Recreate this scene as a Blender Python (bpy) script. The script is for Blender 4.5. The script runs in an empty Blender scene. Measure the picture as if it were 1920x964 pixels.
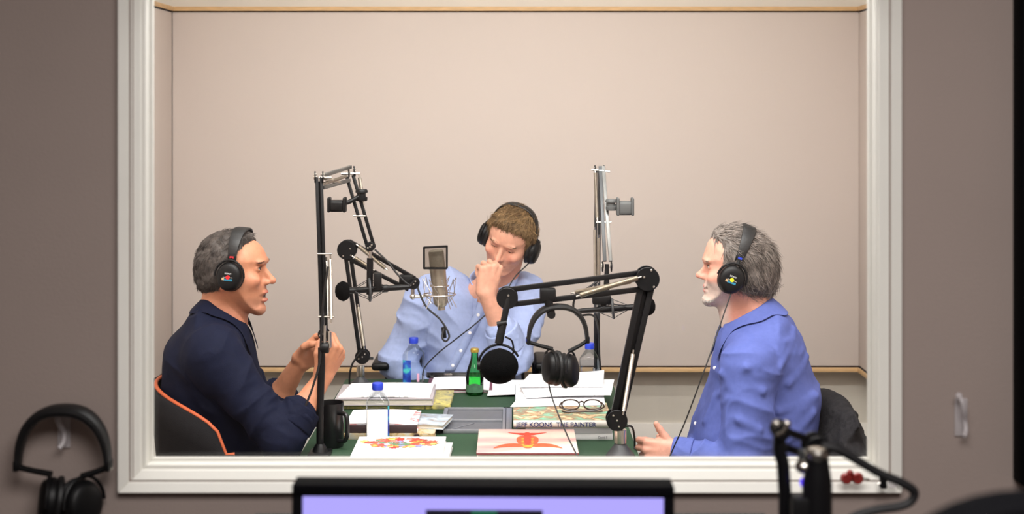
import bpy, bmesh, math, random
import numpy as np
from mathutils import Vector, Matrix, noise as mnoise
random.seed(7); np.random.seed(7)
S = bpy.context.scene
COL = S.collection
R = math.radians

# ------------------------------------------------------------------ camera
EYE = 1.74; FPX = 2500.0
cam_d = bpy.data.cameras.new('camera'); cam = bpy.data.objects.new('camera', cam_d)
COL.objects.link(cam); S.camera = cam
cam.location = (0, 0, EYE); cam.rotation_euler = (R(90), 0, 0)
cam_d.sensor_width = 36.0; cam_d.lens = FPX / 1920 * 36.0
cam_d.shift_y = -(482 - 200) / 1920.0
cam_d.clip_start = 0.05
cam_d.dof.use_dof = True; cam_d.dof.focus_distance = 4.15; cam_d.dof.aperture_fstop = 3.4

def P(px, py, d):
    "a point of the photograph at its real distance d (metres) from the camera"
    return Vector(((px - 960) * d / FPX, d, EYE - (py - 200) * d / FPX))

# ------------------------------------------------------------------ world, exposure
w = bpy.data.worlds.new('world'); S.world = w; w.use_nodes = True
w.node_tree.nodes['Background'].inputs[0].default_value = (0.02, 0.02, 0.02, 1)
w.node_tree.nodes['Background'].inputs[1].default_value = 0.2
vs = S.view_settings
vs.view_transform = 'Standard'; vs.look = 'None'; vs.gamma = 1; vs.use_curve_mapping = False
vs.exposure = 0.06
S.cycles.transparent_max_bounces = 32      # nested clear plastic behind the window pane

# large lamps: (x, y, z, size_x, size_y, watts, colour)
def area(name, loc, sx, sy, power, col, rot=(0, 0, 0)):
    l = bpy.data.lights.new(name, 'AREA'); l.shape = 'RECTANGLE'; l.size = sx; l.size_y = sy
    l.energy = power; l.color = col
    o = bpy.data.objects.new(name, l); COL.objects.link(o); o.location = loc; o.rotation_euler = rot
    return o
WARM = (1.0, 0.99, 0.975)
STUDIO_LAMPS = [(-0.55, 5.30, 1.1, 0.10, 1.6), (0.55, 5.30, 1.1, 0.10, 1.6),
                (-0.55, 4.10, 1.1, 0.14, 10), (0.55, 4.10, 1.1, 0.14, 10),
                (-0.55, 3.00, 1.1, 0.20, 38), (0.55, 3.00, 1.1, 0.20, 38)]
for x, y, sx, sy, pw in STUDIO_LAMPS:
    area('studio_tube_light', (x, y, 2.685), sx, sy, pw, WARM)
area('control_room_light', (0.25, 0.6, 2.66), 1.4, 1.1, 58.0, (1.0, 0.955, 0.93))

# ------------------------------------------------------------------ helpers
def lin(c):
    return tuple((v / 255 / 12.92) if v / 255 <= 0.04045 else ((v / 255 + 0.055) / 1.055) ** 2.4 for v in c)

WM = {}     # world matrix of each object, by name
def reg(o, m=None): WM[o.name] = m if m is not None else Matrix.Identity(4)

def tag(o, label=None, cat=None, group=None, kind=None):
    if label: o['label'] = label
    if cat: o['category'] = cat
    if group: o['group'] = group
    if kind: o['kind'] = kind
    return o

def thing(name, label, cat, loc=(0, 0, 0), m=None, group=None, kind=None):
    o = bpy.data.objects.new(name, None); COL.objects.link(o)
    mm = m if m is not None else Matrix.Translation(Vector(loc))
    o.matrix_basis = mm; o.empty_display_size = 0.05
    reg(o, mm); tag(o, label, cat, group, kind)
    return o

def link_mesh(name, me, mat, parent=None, base=None):
    "mesh whose vertices are in world space, stored relative to its parent (or to base)"
    o = bpy.data.objects.new(name, me); COL.objects.link(o)
    if mat is not None: me.materials.append(mat)
    if parent is not None:
        m = WM[parent.name]; me.transform(m.inverted()); o.parent = parent; reg(o, m)
    else:
        b = Vector(base) if base is not None else Vector((0, 0, 0))
        me.transform(Matrix.Translation(-b)); o.location = b; reg(o, Matrix.Translation(b))
    return o

def catmull(pts, n=8, closed=False):
    pts = [Vector(p) for p in pts]; out = []
    N = len(pts)
    rng = range(N if closed else N - 1)
    for i in rng:
        g = (lambda k: pts[k % N]) if closed else (lambda k: pts[min(max(k, 0), N - 1)])
        p0, p1, p2, p3 = g(i - 1), g(i), g(i + 1), g(i + 2)
        for j in range(n):
            t = j / n
            out.append(0.5 * ((2 * p1) + (p2 - p0) * t + (2 * p0 - 5 * p1 + 4 * p2 - p3) * t * t + (3 * p1 - p0 - 3 * p2 + p3) * t ** 3))
    if not closed: out.append(pts[-1])
    return out

def frame(d, up=None):
    d = Vector(d).normalized()
    u = Vector(up) if up is not None else (Vector((0, 0, 1)) if abs(d.z) < 0.9 else Vector((0, 1, 0)))
    s = d.cross(u)
    if s.length < 1e-5: s = d.cross(Vector((1, 0, 0)))
    s.normalize(); return d, s, s.cross(d).normalized()

class MB:
    def __init__(self): self.v = []; self.f = []
    def add(self, vs, fs):
        b = len(self.v); self.v += [tuple(v) for v in vs]; self.f += [tuple(i + b for i in f) for f in fs]; return self
    def bm(self, bm, m=None):
        bm.verts.ensure_lookup_table(); bm.verts.index_update()
        self.add([(m @ v.co) if m is not None else v.co for v in bm.verts], [[v.index for v in f.verts] for f in bm.faces]); bm.free(); return self
    def box(self, c, size, rot=None, bevel=0.0, seg=2):
        bm = bmesh.new(); bmesh.ops.create_cube(bm, size=1.0)
        for v in bm.verts: v.co = Vector((v.co.x * size[0], v.co.y * size[1], v.co.z * size[2]))
        if bevel > 0: bmesh.ops.bevel(bm, geom=bm.edges[:], offset=bevel, segments=seg, affect='EDGES', profile=0.5)
        m = Matrix.Translation(Vector(c))
        if rot is not None: m = m @ (rot.to_4x4() if hasattr(rot, 'to_4x4') else rot)
        return self.bm(bm, m)
    def bx(self, x0, x1, y0, y1, z0, z1, bevel=0.0):
        return self.box(((x0 + x1) / 2, (y0 + y1) / 2, (z0 + z1) / 2), (x1 - x0, y1 - y0, z1 - z0), None, bevel)
    def bar(self, a, b, wd, h, up=None, bevel=0.0):
        a, b = Vector(a), Vector(b); d, s, u = frame(b - a, up)
        m = Matrix((s, d, u)).transposed()
        return self.box((a + b) / 2, (wd, (b - a).length, h), m, bevel)
    def tube(self, pts, r, n=10, closed=False, cap=True):
        pts = [Vector(p) for p in pts]; N = len(pts)
        rr = r if hasattr(r, '__len__') else [r] * N
        tan = []
        for i in range(N):
            a = pts[(i - 1) % N] if (closed or i > 0) else pts[i]
            b = pts[(i + 1) % N] if (closed or i < N - 1) else pts[i]
            tan.append((b - a).normalized())
        d, s, u = frame(tan[0]); vs = []; fs = []
        for i in range(N):
            t = tan[i]; s = (s - t * s.dot(t))
            s = s.normalized() if s.length > 1e-6 else frame(t)[1]
            u = s.cross(t)
            for k in range(n):
                a = 2 * math.pi * k / n; vs.append(pts[i] + (s * math.cos(a) + u * math.sin(a)) * rr[i])
        for i in range(N if closed else N - 1):
            j = (i + 1) % N
            for k in range(n): fs.append((i * n + k, i * n + (k + 1) % n, j * n + (k + 1) % n, j * n + k))
        if cap and not closed: fs += [tuple(range(n - 1, -1, -1)), tuple((N - 1) * n + k for k in range(n))]
        return self.add(vs, fs)
    def lathe(self, prof, c, axis=(0, 0, 1), n=24, sx=1.0, sy=1.0, up=None):
        d, s, u = frame(axis, up); c = Vector(c); vs = []; fs = []
        for (r, z) in prof:
            for k in range(n):
                a = 2 * math.pi * k / n; vs.append(c + d * z + s * (math.cos(a) * r * sx) + u * (math.sin(a) * r * sy))
        m = len(prof)
        for i in range(m - 1):
            for k in range(n): fs.append((i * n + k, i * n + (k + 1) % n, (i + 1) * n + (k + 1) % n, (i + 1) * n + k))
        fs += [tuple(range(n - 1, -1, -1)), tuple((m - 1) * n + k for k in range(n))]
        return self.add(vs, fs)
    def ball(self, c, r, n=16, m=10, sc=(1, 1, 1), axis=(0, 0, 1)):
        prof = [(max(1e-4, r * math.sin(math.pi * i / m)), -r * math.cos(math.pi * i / m) * sc[2]) for i in range(m + 1)]
        return self.lathe(prof, c, axis, n, sc[0], sc[1])
    def grid(self, rows):
        n = len(rows[0]); vs = [p for r in rows for p in r]; fs = []
        for i in range(len(rows) - 1):
            for j in range(n - 1): fs.append((i * n + j, i * n + j + 1, (i + 1) * n + j + 1, (i + 1) * n + j))
        return self.add(vs, fs)
    def build(self, name, mat, parent=None, base=None, local=False, sharp=38, smooth=True):
        me = bpy.data.meshes.new(name); me.from_pydata(self.v, [], self.f); me.validate()
        bm = bmesh.new(); bm.from_mesh(me); bmesh.ops.recalc_face_normals(bm, faces=bm.faces[:]); bm.to_mesh(me); bm.free()
        if smooth:
            me.shade_smooth(); me.set_sharp_from_angle(angle=R(sharp))
        if local and parent is not None:
            o = bpy.data.objects.new(name, me); COL.objects.link(o); me.materials.append(mat); o.parent = parent; reg(o, WM[parent.name]); return o
        return link_mesh(name, me, mat, parent, base)

def ridged(a, b, r, turns):
    "centre points and radii of a coil-spring sleeve from a to b"
    a, b = Vector(a), Vector(b); n = turns * 4
    pts = [a.lerp(b, i / n) for i in range(n + 1)]
    return pts, [r * (1.0 if i % 2 else 0.90) for i in range(n + 1)]

# ------------------------------------------------------------------ materials
def nt(name):
    m = bpy.data.materials.new(name); m.use_nodes = True
    return m, m.node_tree, m.node_tree.nodes['Principled BSDF']
MATS = {}
def mat(name, rgb, rough=0.5, metal=0.0, var=0.0, vscale=8.0, bump=0.0, bscale=60.0, spec=0.5, stretch=None, bdist=0.002, coat=0.0, sheen=0.0, vcol=False, sss=0.0, detail=3.0, wrinkle=0.0):
    if name in MATS: return MATS[name]
    m, t, b = nt(name); L = t.links
    c = lin(rgb)
    b.inputs['Roughness'].default_value = rough; b.inputs['Metallic'].default_value = metal
    b.inputs['Specular IOR Level'].default_value = spec
    b.inputs['Coat Weight'].default_value = coat; b.inputs['Sheen Weight'].default_value = sheen
    if sss:
        b.inputs['Subsurface Weight'].default_value = sss; b.inputs['Subsurface Radius'].default_value = (0.008, 0.003, 0.0015); b.inputs['Subsurface Scale'].default_value = 1.0
    tc = t.nodes.new('ShaderNodeTexCoord'); mp = t.nodes.new('ShaderNodeMapping')
    L.new(tc.outputs['Object'], mp.inputs['Vector'])
    if stretch: mp.inputs['Scale'].default_value = stretch
    base = None
    if vcol:
        at = t.nodes.new('ShaderNodeAttribute'); at.attribute_name = 'Col'; base = at.outputs['Color']
    if var > 0 or (vcol and var > 0):
        n = t.nodes.new('ShaderNodeTexNoise'); n.inputs['Scale'].default_value = vscale; n.inputs['Detail'].default_value = detail
        L.new(mp.outputs[0], n.inputs['Vector'])
        mr = t.nodes.new('ShaderNodeMapRange'); mr.inputs[1].default_value = 0.3; mr.inputs[2].default_value = 0.7
        mr.inputs[3].default_value = 1 - var; mr.inputs[4].default_value = 1 + var
        L.new(n.outputs['Fac'], mr.inputs[0])
        mx = t.nodes.new('ShaderNodeMix'); mx.data_type = 'RGBA'; mx.blend_type = 'MULTIPLY'; mx.inputs[0].default_value = 1
        if base is not None: L.new(base, mx.inputs[6])
        else: mx.inputs[6].default_value = (*c, 1)
        L.new(mr.outputs[0], mx.inputs[7]); base = mx.outputs[2]
    if base is not None: L.new(base, b.inputs['Base Color'])
    else: b.inputs['Base Color'].default_value = (*c, 1)
    if bump > 0:
        n2 = t.nodes.new('ShaderNodeTexNoise'); n2.inputs['Scale'].default_value = bscale; n2.inputs['Detail'].default_value = 2.0
        L.new(mp.outputs[0], n2.inputs['Vector'])
        bp = t.nodes.new('ShaderNodeBump'); bp.inputs['Strength'].default_value = bump; bp.inputs['Distance'].default_value = bdist
        L.new(n2.outputs['Fac'], bp.inputs['Height']); L.new(bp.outputs[0], b.inputs['Normal'])
        if wrinkle > 0:      # soft creases of worn cotton
            rt = t.nodes.new('ShaderNodeMapping'); rt.inputs['Rotation'].default_value = (.3, .7, .2); rt.inputs['Scale'].default_value = (1.0, 1.2, 2.4)
            L.new(tc.outputs['Object'], rt.inputs['Vector'])
            n3 = t.nodes.new('ShaderNodeTexNoise'); n3.noise_type = 'RIDGED_MULTIFRACTAL'; n3.inputs['Scale'].default_value = 5.5; n3.inputs['Detail'].default_value = 2.0; n3.inputs['Distortion'].default_value = .6
            L.new(rt.outputs[0], n3.inputs['Vector'])
            b3 = t.nodes.new('ShaderNodeBump'); b3.inputs['Strength'].default_value = wrinkle; b3.inputs['Distance'].default_value = .012
            L.new(n3.outputs['Fac'], b3.inputs['Height']); L.new(b3.outputs[0], bp.inputs['Normal'])
    MATS[name] = m; return m
def glow(name, rgb, strength):
    m, t, b = nt(name); b.inputs['Base Color'].default_value = (0, 0, 0, 1)
    b.inputs['Emission Color'].default_value = (*lin(rgb), 1); b.inputs['Emission Strength'].default_value = strength; return m
def pane_glass(name, tint=(1, 1, 1), ior=1.5, rough=0.0, gain=1.0):
    "thin clear sheet: light passes straight through, Fresnel reflection on top"
    m, t, b = nt(name); t.nodes.remove(b); L = t.links
    out = t.nodes['Material Output']; tr = t.nodes.new('ShaderNodeBsdfTransparent'); tr.inputs[0].default_value = (*tint, 1)
    gl = t.nodes.new('ShaderNodeBsdfGlossy'); gl.inputs['Roughness'].default_value = rough
    fr = t.nodes.new('ShaderNodeFresnel'); fr.inputs[0].default_value = ior
    ml = t.nodes.new('ShaderNodeMath'); ml.operation = 'MULTIPLY'; ml.inputs[1].default_value = gain; L.new(fr.outputs[0], ml.inputs[0])
    mx = t.nodes.new('ShaderNodeMixShader'); L.new(ml.outputs[0], mx.inputs[0]); L.new(tr.outputs[0], mx.inputs[1]); L.new(gl.outputs[0], mx.inputs[2])
    L.new(mx.outputs[0], out.inputs['Surface']); return m

M_panel = mat('beige_fabric_panel', (223, 212, 205), 0.95, var=0.025, vscale=300, bump=0.35, bscale=500, spec=0.1)
M_studio_wall = mat('studio_wall_paint', (240, 236, 229), 0.85, var=0.015, vscale=5, bump=0.1, bscale=250, spec=0.2)
M_low_wall = mat('studio_lower_wall_paint', (212, 206, 195), 0.85, var=0.02, vscale=5, bump=0.1, bscale=250, spec=0.2)
M_ctrl_wall = mat('control_room_paint', (167, 152, 145), 0.8, var=0.03, vscale=3, bump=0.25, bscale=180, spec=0.25)
M_frame = mat('white_frame_paint', (235, 233, 226), 0.45, var=0.015, vscale=6, bump=0.06, bscale=120, spec=0.35)
M_wood = mat('maple_trim', (226, 188, 138), 0.5, var=0.12, vscale=12, stretch=(1.5, 1.5, 14), bump=0.05, bscale=40)
M_gap = mat('dark_shadow_gap_strip', (40, 30, 34), 0.9)
M_floor = mat('grey_carpet', (84, 80, 78), 0.95, var=0.15, vscale=200, bump=0.5, bscale=400, spec=0.1)
M_ceil = mat('ceiling_tile', (232, 228, 220), 0.9, var=0.02, vscale=40, bump=0.2, bscale=90)
M_lampglow = glow('lamp_diffuser', (255, 246, 232), 2.2)
M_black = mat('black_plastic', (9, 9, 11), 0.45, var=0.15, vscale=30, bump=0.05, bscale=200, spec=.3)
M_blackm = mat('black_powder_metal', (8, 8, 11), 0.42, var=0.15, vscale=25, bump=0.08, bscale=300, spec=.3)
M_darkgrey = mat('dark_grey_metal', (70, 72, 74), 0.4, metal=0.4, var=0.1, vscale=20)
M_greybar = mat('grey_arm_metal', (112, 112, 110), 0.38, metal=0.7, var=0.08, vscale=20)
M_chrome = mat('chrome', (205, 200, 192), 0.22, metal=1.0, var=0.05, vscale=30)
M_spring = mat('nickel_spring', (188, 180, 168), 0.34, metal=1.0, var=0.06, vscale=60)
M_foam = mat('black_foam', (9, 9, 10), 1.0, var=0.35, vscale=350, bump=0.9, bscale=420, spec=0.08, bdist=0.004)
M_leather = mat('black_padding', (14, 14, 16), 0.5, var=0.15, vscale=40, bump=0.25, bscale=160)
M_cable = mat('black_cable', (14, 13, 16), 0.5)
M_green = mat('green_table_felt', (45, 72, 51), 0.75, var=0.12, vscale=220, bump=0.25, bscale=350, spec=0.3)
M_alu = mat('grey_aluminium', (150, 152, 158), 0.4, metal=0.55, var=0.05, vscale=60)
M_alud = mat('grey_tray', (108, 110, 116), 0.5, metal=0.3, var=0.06, vscale=60)
M_paper = mat('white_paper', (246, 244, 246), 0.8, var=0.01, vscale=30)
M_pages = mat('book_pages', (222, 214, 200), 0.85, var=0.18, vscale=30, stretch=(1, 1, 40))
# ------------------------------------------------------------------ the setting
def struct(name, mb, m, parent=None, label=None):
    o = mb.build(name, m, parent)
    if parent is None: o['kind'] = 'structure'
    if label: o['label'] = label
    return o
YB = 6.0; XL = -1.53; XR = 1.562; PT = 0.11          # face of the fabric panels
Z0 = 0.572; Z1 = 2.165                                 # panel bottom / top
YS = 2.60; YC = 2.475                                  # studio / control room face of the window wall
H = 2.75
struct('floor', MB().bx(-2.6, 2.6, -1.6, YB + PT + .1, -0.1, 0.0), M_floor)
struct('ceiling', MB().bx(-2.6, 2.6, -1.6, YB + PT + .1, H, H + 0.1), M_ceil)
wb = thing('wall_back', None, None, (0, YB + PT, 0), kind='structure'); wb['label'] = 'pale studio wall behind the three seated men'
MB().bx(XL - PT - .1, XR + PT + .1, YB + PT, YB + PT + .1, Z0, H).build('plaster', M_studio_wall, wb)
MB().bx(XL - PT - .1, XR + PT + .1, YB + PT, YB + PT + .1, 0.28, Z0).build('lower_plaster', M_low_wall, wb)
MB().bx(XL - PT, XR + PT, YB + PT - .014, YB + PT + .05, 0.0, 0.292, 0.004).build('baseboard', M_studio_wall, wb)  # raised height and pale paint imitate the light band below the panel shadow
MB().bx(XL, XR, YB, YB + PT, Z0, Z1, 0.004).build('fabric_panel', M_panel, wb)
def side_wall(name, x, sgn, label):
    t = thing(name, None, None, (x + sgn * PT, 4.3, 0), kind='structure'); t['label'] = label
    a, b = sorted((x + sgn * PT, x + sgn * (PT + .1)))
    MB().bx(a, b, YS, YB + PT, 0, H).build('plaster', M_studio_wall, t)
    a, b = sorted((x, x + sgn * PT))
    MB().bx(a, b, YS + .06, YB + PT, Z0, Z1, 0.004).build('fabric_panel', M_panel, t)
side_wall('wall_left', XL, -1, 'left studio wall with beige fabric panel')
side_wall('wall_right', XR, 1, 'right studio wall with beige fabric panel')
# maple trim with a dark reveal above the panels and below them
TH = 0.020
def trim(name, z, dark_z, label):
    t = thing(name, None, None, (0, YB, z), kind='structure'); t['label'] = label
    MB().bx(XL - PT, XR + PT, YB - .010, YB + PT, z, z + TH, 0.002).build('back_rail', M_wood, t)
    MB().bx(XL - PT, XL + .010, YS + .06, YB - .010, z, z + TH, 0.002).build('side_rail', M_wood, t)
    MB().bx(XR - .010, XR + PT, YS + .06, YB - .010, z, z + TH, 0.002).build('side_rail', M_wood, t)
    MB().bx(XL - .01, XR + .01, YB - .003, YB + PT, dark_z, dark_z + .005).build('shadow_gap', M_gap, t)
    MB().bx(XL - PT, XL + .003, YS + .06, YB, dark_z, dark_z + .005).build('shadow_gap', M_gap, t)
    MB().bx(XR - .003, XR + PT, YS + .06, YB, dark_z, dark_z + .005).build('shadow_gap', M_gap, t)
trim('trim_1', Z1 + .005, Z1, 'maple rail along the top of the fabric panels')
trim('trim_2', Z0 - TH - .005, Z0 - .005, 'maple rail along the bottom of the fabric panels')
struct('trim_3', MB().bx(XL, XL + .002, YB - .002, YB, Z0, Z1), M_gap, label='dark seam in the left corner of the panels')
# ceiling lamps (the tube lights above sit in these)
LAMP_LABELS = ['narrow ceiling fixture near the back wall, left one', 'narrow ceiling fixture near the back wall, right one', 'ceiling fixture above the table, left one', 'ceiling fixture above the table, right one', 'ceiling fixture just inside the studio window, left one', 'ceiling fixture just inside the studio window, right one']
for (x, y, sx, sy, pw), lab in zip(STUDIO_LAMPS, LAMP_LABELS):
    t = thing('ceiling_light', lab, 'light', (x, y, H), group='studio ceiling lights')
    MB().bx(x - sx / 2 - .03, x + sx / 2 + .03, y - sy / 2 - .03, y + sy / 2 + .03, H - .035, H, .006).build('housing', M_frame, t)
    MB().bx(x - sx / 2, x + sx / 2, y - sy / 2, y + sy / 2, H - .045, H - .035, .003).build('diffuser', M_lampglow, t)
t = thing('ceiling_light', 'small square ceiling fixture in the dim control room', 'light', (0.25, .6, H))
MB().bx(-.48, .98, .02, 1.18, H - .04, H, .006).build('housing', M_frame, t)
MB().bx(-.45, .95, .05, 1.15, H - .05, H - .04, .003).build('diffuser', mat('dim_diffuser', (200, 190, 180), .6), t)

# window wall with its opening
OX0, OX1 = -0.703, 0.700; OZ0, OZ1 = 1.047, 2.10        # rough opening
wn = thing('wall_window', None, None, (0, YC, 0), kind='structure'); wn['label'] = 'dim taupe control room wall around the window'
for nm, y0, y1, m in (('control_side', YC, YC + .06, M_ctrl_wall), ('studio_side', YC + .06, YS, M_panel)):
    mb = MB()
    mb.bx(-2.6, OX0, y0, y1, 0, H); mb.bx(OX1, 2.6, y0, y1, 0, H)
    mb.bx(OX0, OX1, y0, y1, 0, OZ0); mb.bx(OX0, OX1, y0, y1, OZ1, H)
    mb.build(nm, m, wn)
for nm, mb in (('wall_control_left', MB().bx(-2.7, -2.6, -1.6, YC, 0, H)), ('wall_control_right', MB().bx(2.6, 2.7, -1.6, YC, 0, H)),
               ('wall_control_back', MB().bx(-2.7, 2.7, -1.7, -1.6, 0, H))):
    struct(nm, mb, M_ctrl_wall)
win = thing('window_1', None, None, (0, YC, OZ0), kind='structure'); win['label'] = 'wide white framed studio window'
def ring(name, x0, x1, z0, z1, wd, y0, y1, bev=.003):
    for (a, b, c, d) in ((x0, x0 + wd, z0, z1), (x1 - wd, x1, z0, z1), (x0 + wd, x1 - wd, z0, z0 + wd), (x0 + wd, x1 - wd, z1 - wd, z1)):
        MB().bx(a, b, y0, y1, c, d, bev).build(name, M_frame, win)
def sloped(name, o, i, yo, yi, yb):
    "mitred picture-frame casing whose face slopes back towards the glass; o, i = outer / inner (x0, x1, z0, z1)"
    oc = [(o[0], o[2]), (o[1], o[2]), (o[1], o[3]), (o[0], o[3])]; ic = [(i[0], i[2]), (i[1], i[2]), (i[1], i[3]), (i[0], i[3])]
    for k in range(4):
        a, b = oc[k], oc[(k + 1) % 4]; c, d = ic[(k + 1) % 4], ic[k]
        v = [(p[0], y, p[1]) for p, y in ((a, yo), (b, yo), (c, yi), (d, yi), (a, yb), (b, yb), (c, yb), (d, yb))]
        ob = MB().add(v, [(0, 1, 2, 3), (7, 6, 5, 4), (0, 4, 5, 1), (1, 5, 6, 2), (2, 6, 7, 3), (3, 7, 4, 0)]).build(name, M_frame, win, smooth=False)
        bv = ob.modifiers.new('Bevel', 'BEVEL'); bv.width = .0015; bv.segments = 2
def inset(r, d): return (r[0] + d, r[1] - d, r[2] + d, r[3] - d)
RO = (-0.7270, 0.7190, 1.0275, 2.13)
sloped('casing', RO, inset(RO, .0165), YC - .018, YC - .006, YC + .004)
sloped('inner_casing', inset(RO, .0195), inset(RO, .0345), YC - .003, YC + .012, YC + .035)
ring('jamb', -0.706, 0.7005, 1.049, 2.103, 0.020, YC + .0205, YC + .082, .002)
ring('stop', -0.6865, 0.6810, 1.0685, 2.084, 0.006, YC + .050, YC + .062, .002)
M_glass = pane_glass('window_glass', (.985, .99, .985), 1.45, 0.0, 0.55)
MB().bx(-0.686, 0.6805, YC + .064, YC + .070, 1.069, 2.083).build('glass_pane', M_glass, win)
# ------------------------------------------------------------------ implicit-surface modeller for bodies and cloth
NT = (np.random.RandomState(21).rand(32, 32, 32) * 2 - 1).astype(np.float32).ravel()
def vnoise(p):
    "smooth value noise in -1..1 for an (N,3) array"
    fl = np.floor(p); i = fl.astype(np.int32); f = (p - fl).astype(np.float32); f = f * f * (3 - 2 * f)
    x0, y0, z0 = (i[:, 0] & 31) << 10, (i[:, 1] & 31) << 5, i[:, 2] & 31
    x1, y1, z1 = ((i[:, 0] + 1) & 31) << 10, ((i[:, 1] + 1) & 31) << 5, (i[:, 2] + 1) & 31
    fx, fy, fz = f[:, 0], f[:, 1], f[:, 2]
    def row(x): 
        a = x | y0; c = x | y1
        u = NT[a | z0]; u = u + (NT[a | z1] - u) * fz; v = NT[c | z0]; v = v + (NT[c | z1] - v) * fz
        return u + (v - u) * fy
    r0 = row(x0); return r0 + (row(x1) - r0) * fx
def smin(a, b, k):
    if k <= 0: return np.minimum(a, b)
    h = np.maximum(k - np.abs(a - b), 0) / k
    return np.minimum(a, b) - h * h * k * 0.25
def A(v): return np.array(v, dtype=np.float32)

class Field:
    def __init__(self): self.ops = []
    def add(self, fn, lo, hi, k=0.0, mode='u'): self.ops.append((fn, A(lo), A(hi), k, mode, tuple(float(v) - k - .02 for v in lo), tuple(float(v) + k + .02 for v in hi))); return self
    def cone(self, a, b, ra, rb, k=0.01, mode='u', fold=None):
        a, b = A(a), A(b); ba = b - a; L2 = max(float(ba @ ba), 1e-9); r = max(ra, rb)
        ax = ba / math.sqrt(L2)
        def fn(p):
            t = np.clip(((p - a) @ ba) / L2, 0, 1)
            d = np.linalg.norm(p - a - t[:, None] * ba, axis=1) - (ra + (rb - ra) * t)
            if fold: d = foldin(d, p, ax, *fold)
            return d
        return self.add(fn, np.minimum(a, b) - r, np.maximum(a, b) + r, k, mode)
    def ell(self, c, r, k=0.01, mode='u', rot=None):
        c, r = A(c), A(r); m = A(rot) if rot is not None else None      # rows of rot: local axes in the parent space
        def fn(p):
            q = p - c
            if m is not None: q = q @ m.T
            k0 = np.linalg.norm(q / r, axis=1); k1 = np.linalg.norm(q / (r * r), axis=1)
            return k0 * (k0 - 1) / np.maximum(k1, 1e-6)
        e = float(max(r)); return self.add(fn, c - (e if m is not None else r), c + (e if m is not None else r), k, mode)
    def inflate(self, poly, W, D, o, eu, ev, en, k=0.02, wfun=None, fold=None, n=6, mode='u'):
        "solid whose outline in the (eu,ev) plane is poly, swelling to half-width W along en at depth D inside the outline"
        pts = [Vector((x, y, 0)) for x, y in poly]; pp = np.array([(q.x, q.y) for q in catmull(pts, n, True)], dtype=np.float64)
        lo = pp.min(0) - .10; hi = pp.max(0) + .10; st = 0.003
        nx, ny = int((hi[0] - lo[0]) / st) + 2, int((hi[1] - lo[1]) / st) + 2
        gx, gy = np.meshgrid(lo[0] + st * np.arange(nx), lo[1] + st * np.arange(ny), indexing='ij')
        g = np.stack([gx.ravel(), gy.ravel()], 1); dm = np.full(len(g), 1e9); ins = np.zeros(len(g), bool)
        for i in range(len(pp)):
            a = pp[i]; b = pp[(i + 1) % len(pp)]; e = b - a
            t = np.clip(((g - a) @ e) / max(e @ e, 1e-12), 0, 1)
            dm = np.minimum(dm, ((g - a - t[:, None] * e) ** 2).sum(1))
            c = (a[1] > g[:, 1]) != (b[1] > g[:, 1])
            if e[1] != 0: ins ^= c & (g[:, 0] < a[0] + (g[:, 1] - a[1]) * e[0] / e[1])
        sd = (np.sqrt(dm) * np.where(ins, 1, -1)).reshape(nx, ny).astype(np.float32)
        o, eu, ev, en = A(o), A(eu), A(ev), A(en)
        def fn(p):
            q = p - o; u = (q @ eu - lo[0]) / st; v = (q @ ev - lo[1]) / st; y = np.abs(q @ en)
            u = np.clip(u, 0, nx - 1.01); v = np.clip(v, 0, ny - 1.01)
            iu = u.astype(int); iv = v.astype(int); fu = u - iu; fv = v - iv
            dl = (sd[iu, iv] * (1 - fu) + sd[iu + 1, iv] * fu) * (1 - fv) + (sd[iu, iv + 1] * (1 - fu) + sd[iu + 1, iv + 1] * fu) * fv
            ww = W if wfun is None else W * wfun(q @ eu, q @ ev)
            e = 1 - np.minimum(dl / D, 1)
            s = np.sqrt((y / ww) ** 2 + e * e)
            d = (s - 1) * min(W, D)
            if fold: d = foldin(d, p, A(fold[3]) if len(fold) > 3 else ev, *fold[:3])
            return d
        c = []
        for a in (lo + .1, (lo[0] + .1, hi[1] - .1), (hi[0] - .1, lo[1] + .1), hi - .1):
            for s in (-W * 1.3, W * 1.3): c.append(o + eu * a[0] + ev * a[1] + en * s)
        c = np.array(c); return self.add(fn, c.min(0), c.max(0), k, mode)
    def __call__(self, p):
        p = p.astype(np.float32); d = np.full(len(p), 0.5, np.float32)
        if len(p) == 0: return d
        pl, ph = p.min(0), p.max(0); small = float((ph - pl).max()) < .12
        l0, l1, l2 = pl.tolist(); h0, h1, h2 = ph.tolist()
        for fn, lo, hi, k, mode, tl, th in self.ops:
            m = 0.02 + k
            if l0 > th[0] or l1 > th[1] or l2 > th[2] or h0 < tl[0] or h1 < tl[1] or h2 < tl[2]: continue
            if small: s = slice(None)
            else:
                s = np.nonzero(np.all((p > lo - m) & (p < hi + m), axis=1))[0]
                if len(s) == 0: continue
            v = fn(p[s]).astype(np.float32)
            if mode == 'u': d[s] = smin(d[s], v, k)
            elif mode == 's': d[s] = -smin(-d[s], v, k)
            elif mode == 'i': d[s] = -smin(-d[s], -v, k)
        return d
    def bounds(self):
        u = [o for o in self.ops if o[4] == 'u']
        return np.min([o[1] for o in u], 0), np.max([o[2] for o in u], 0)
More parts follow.
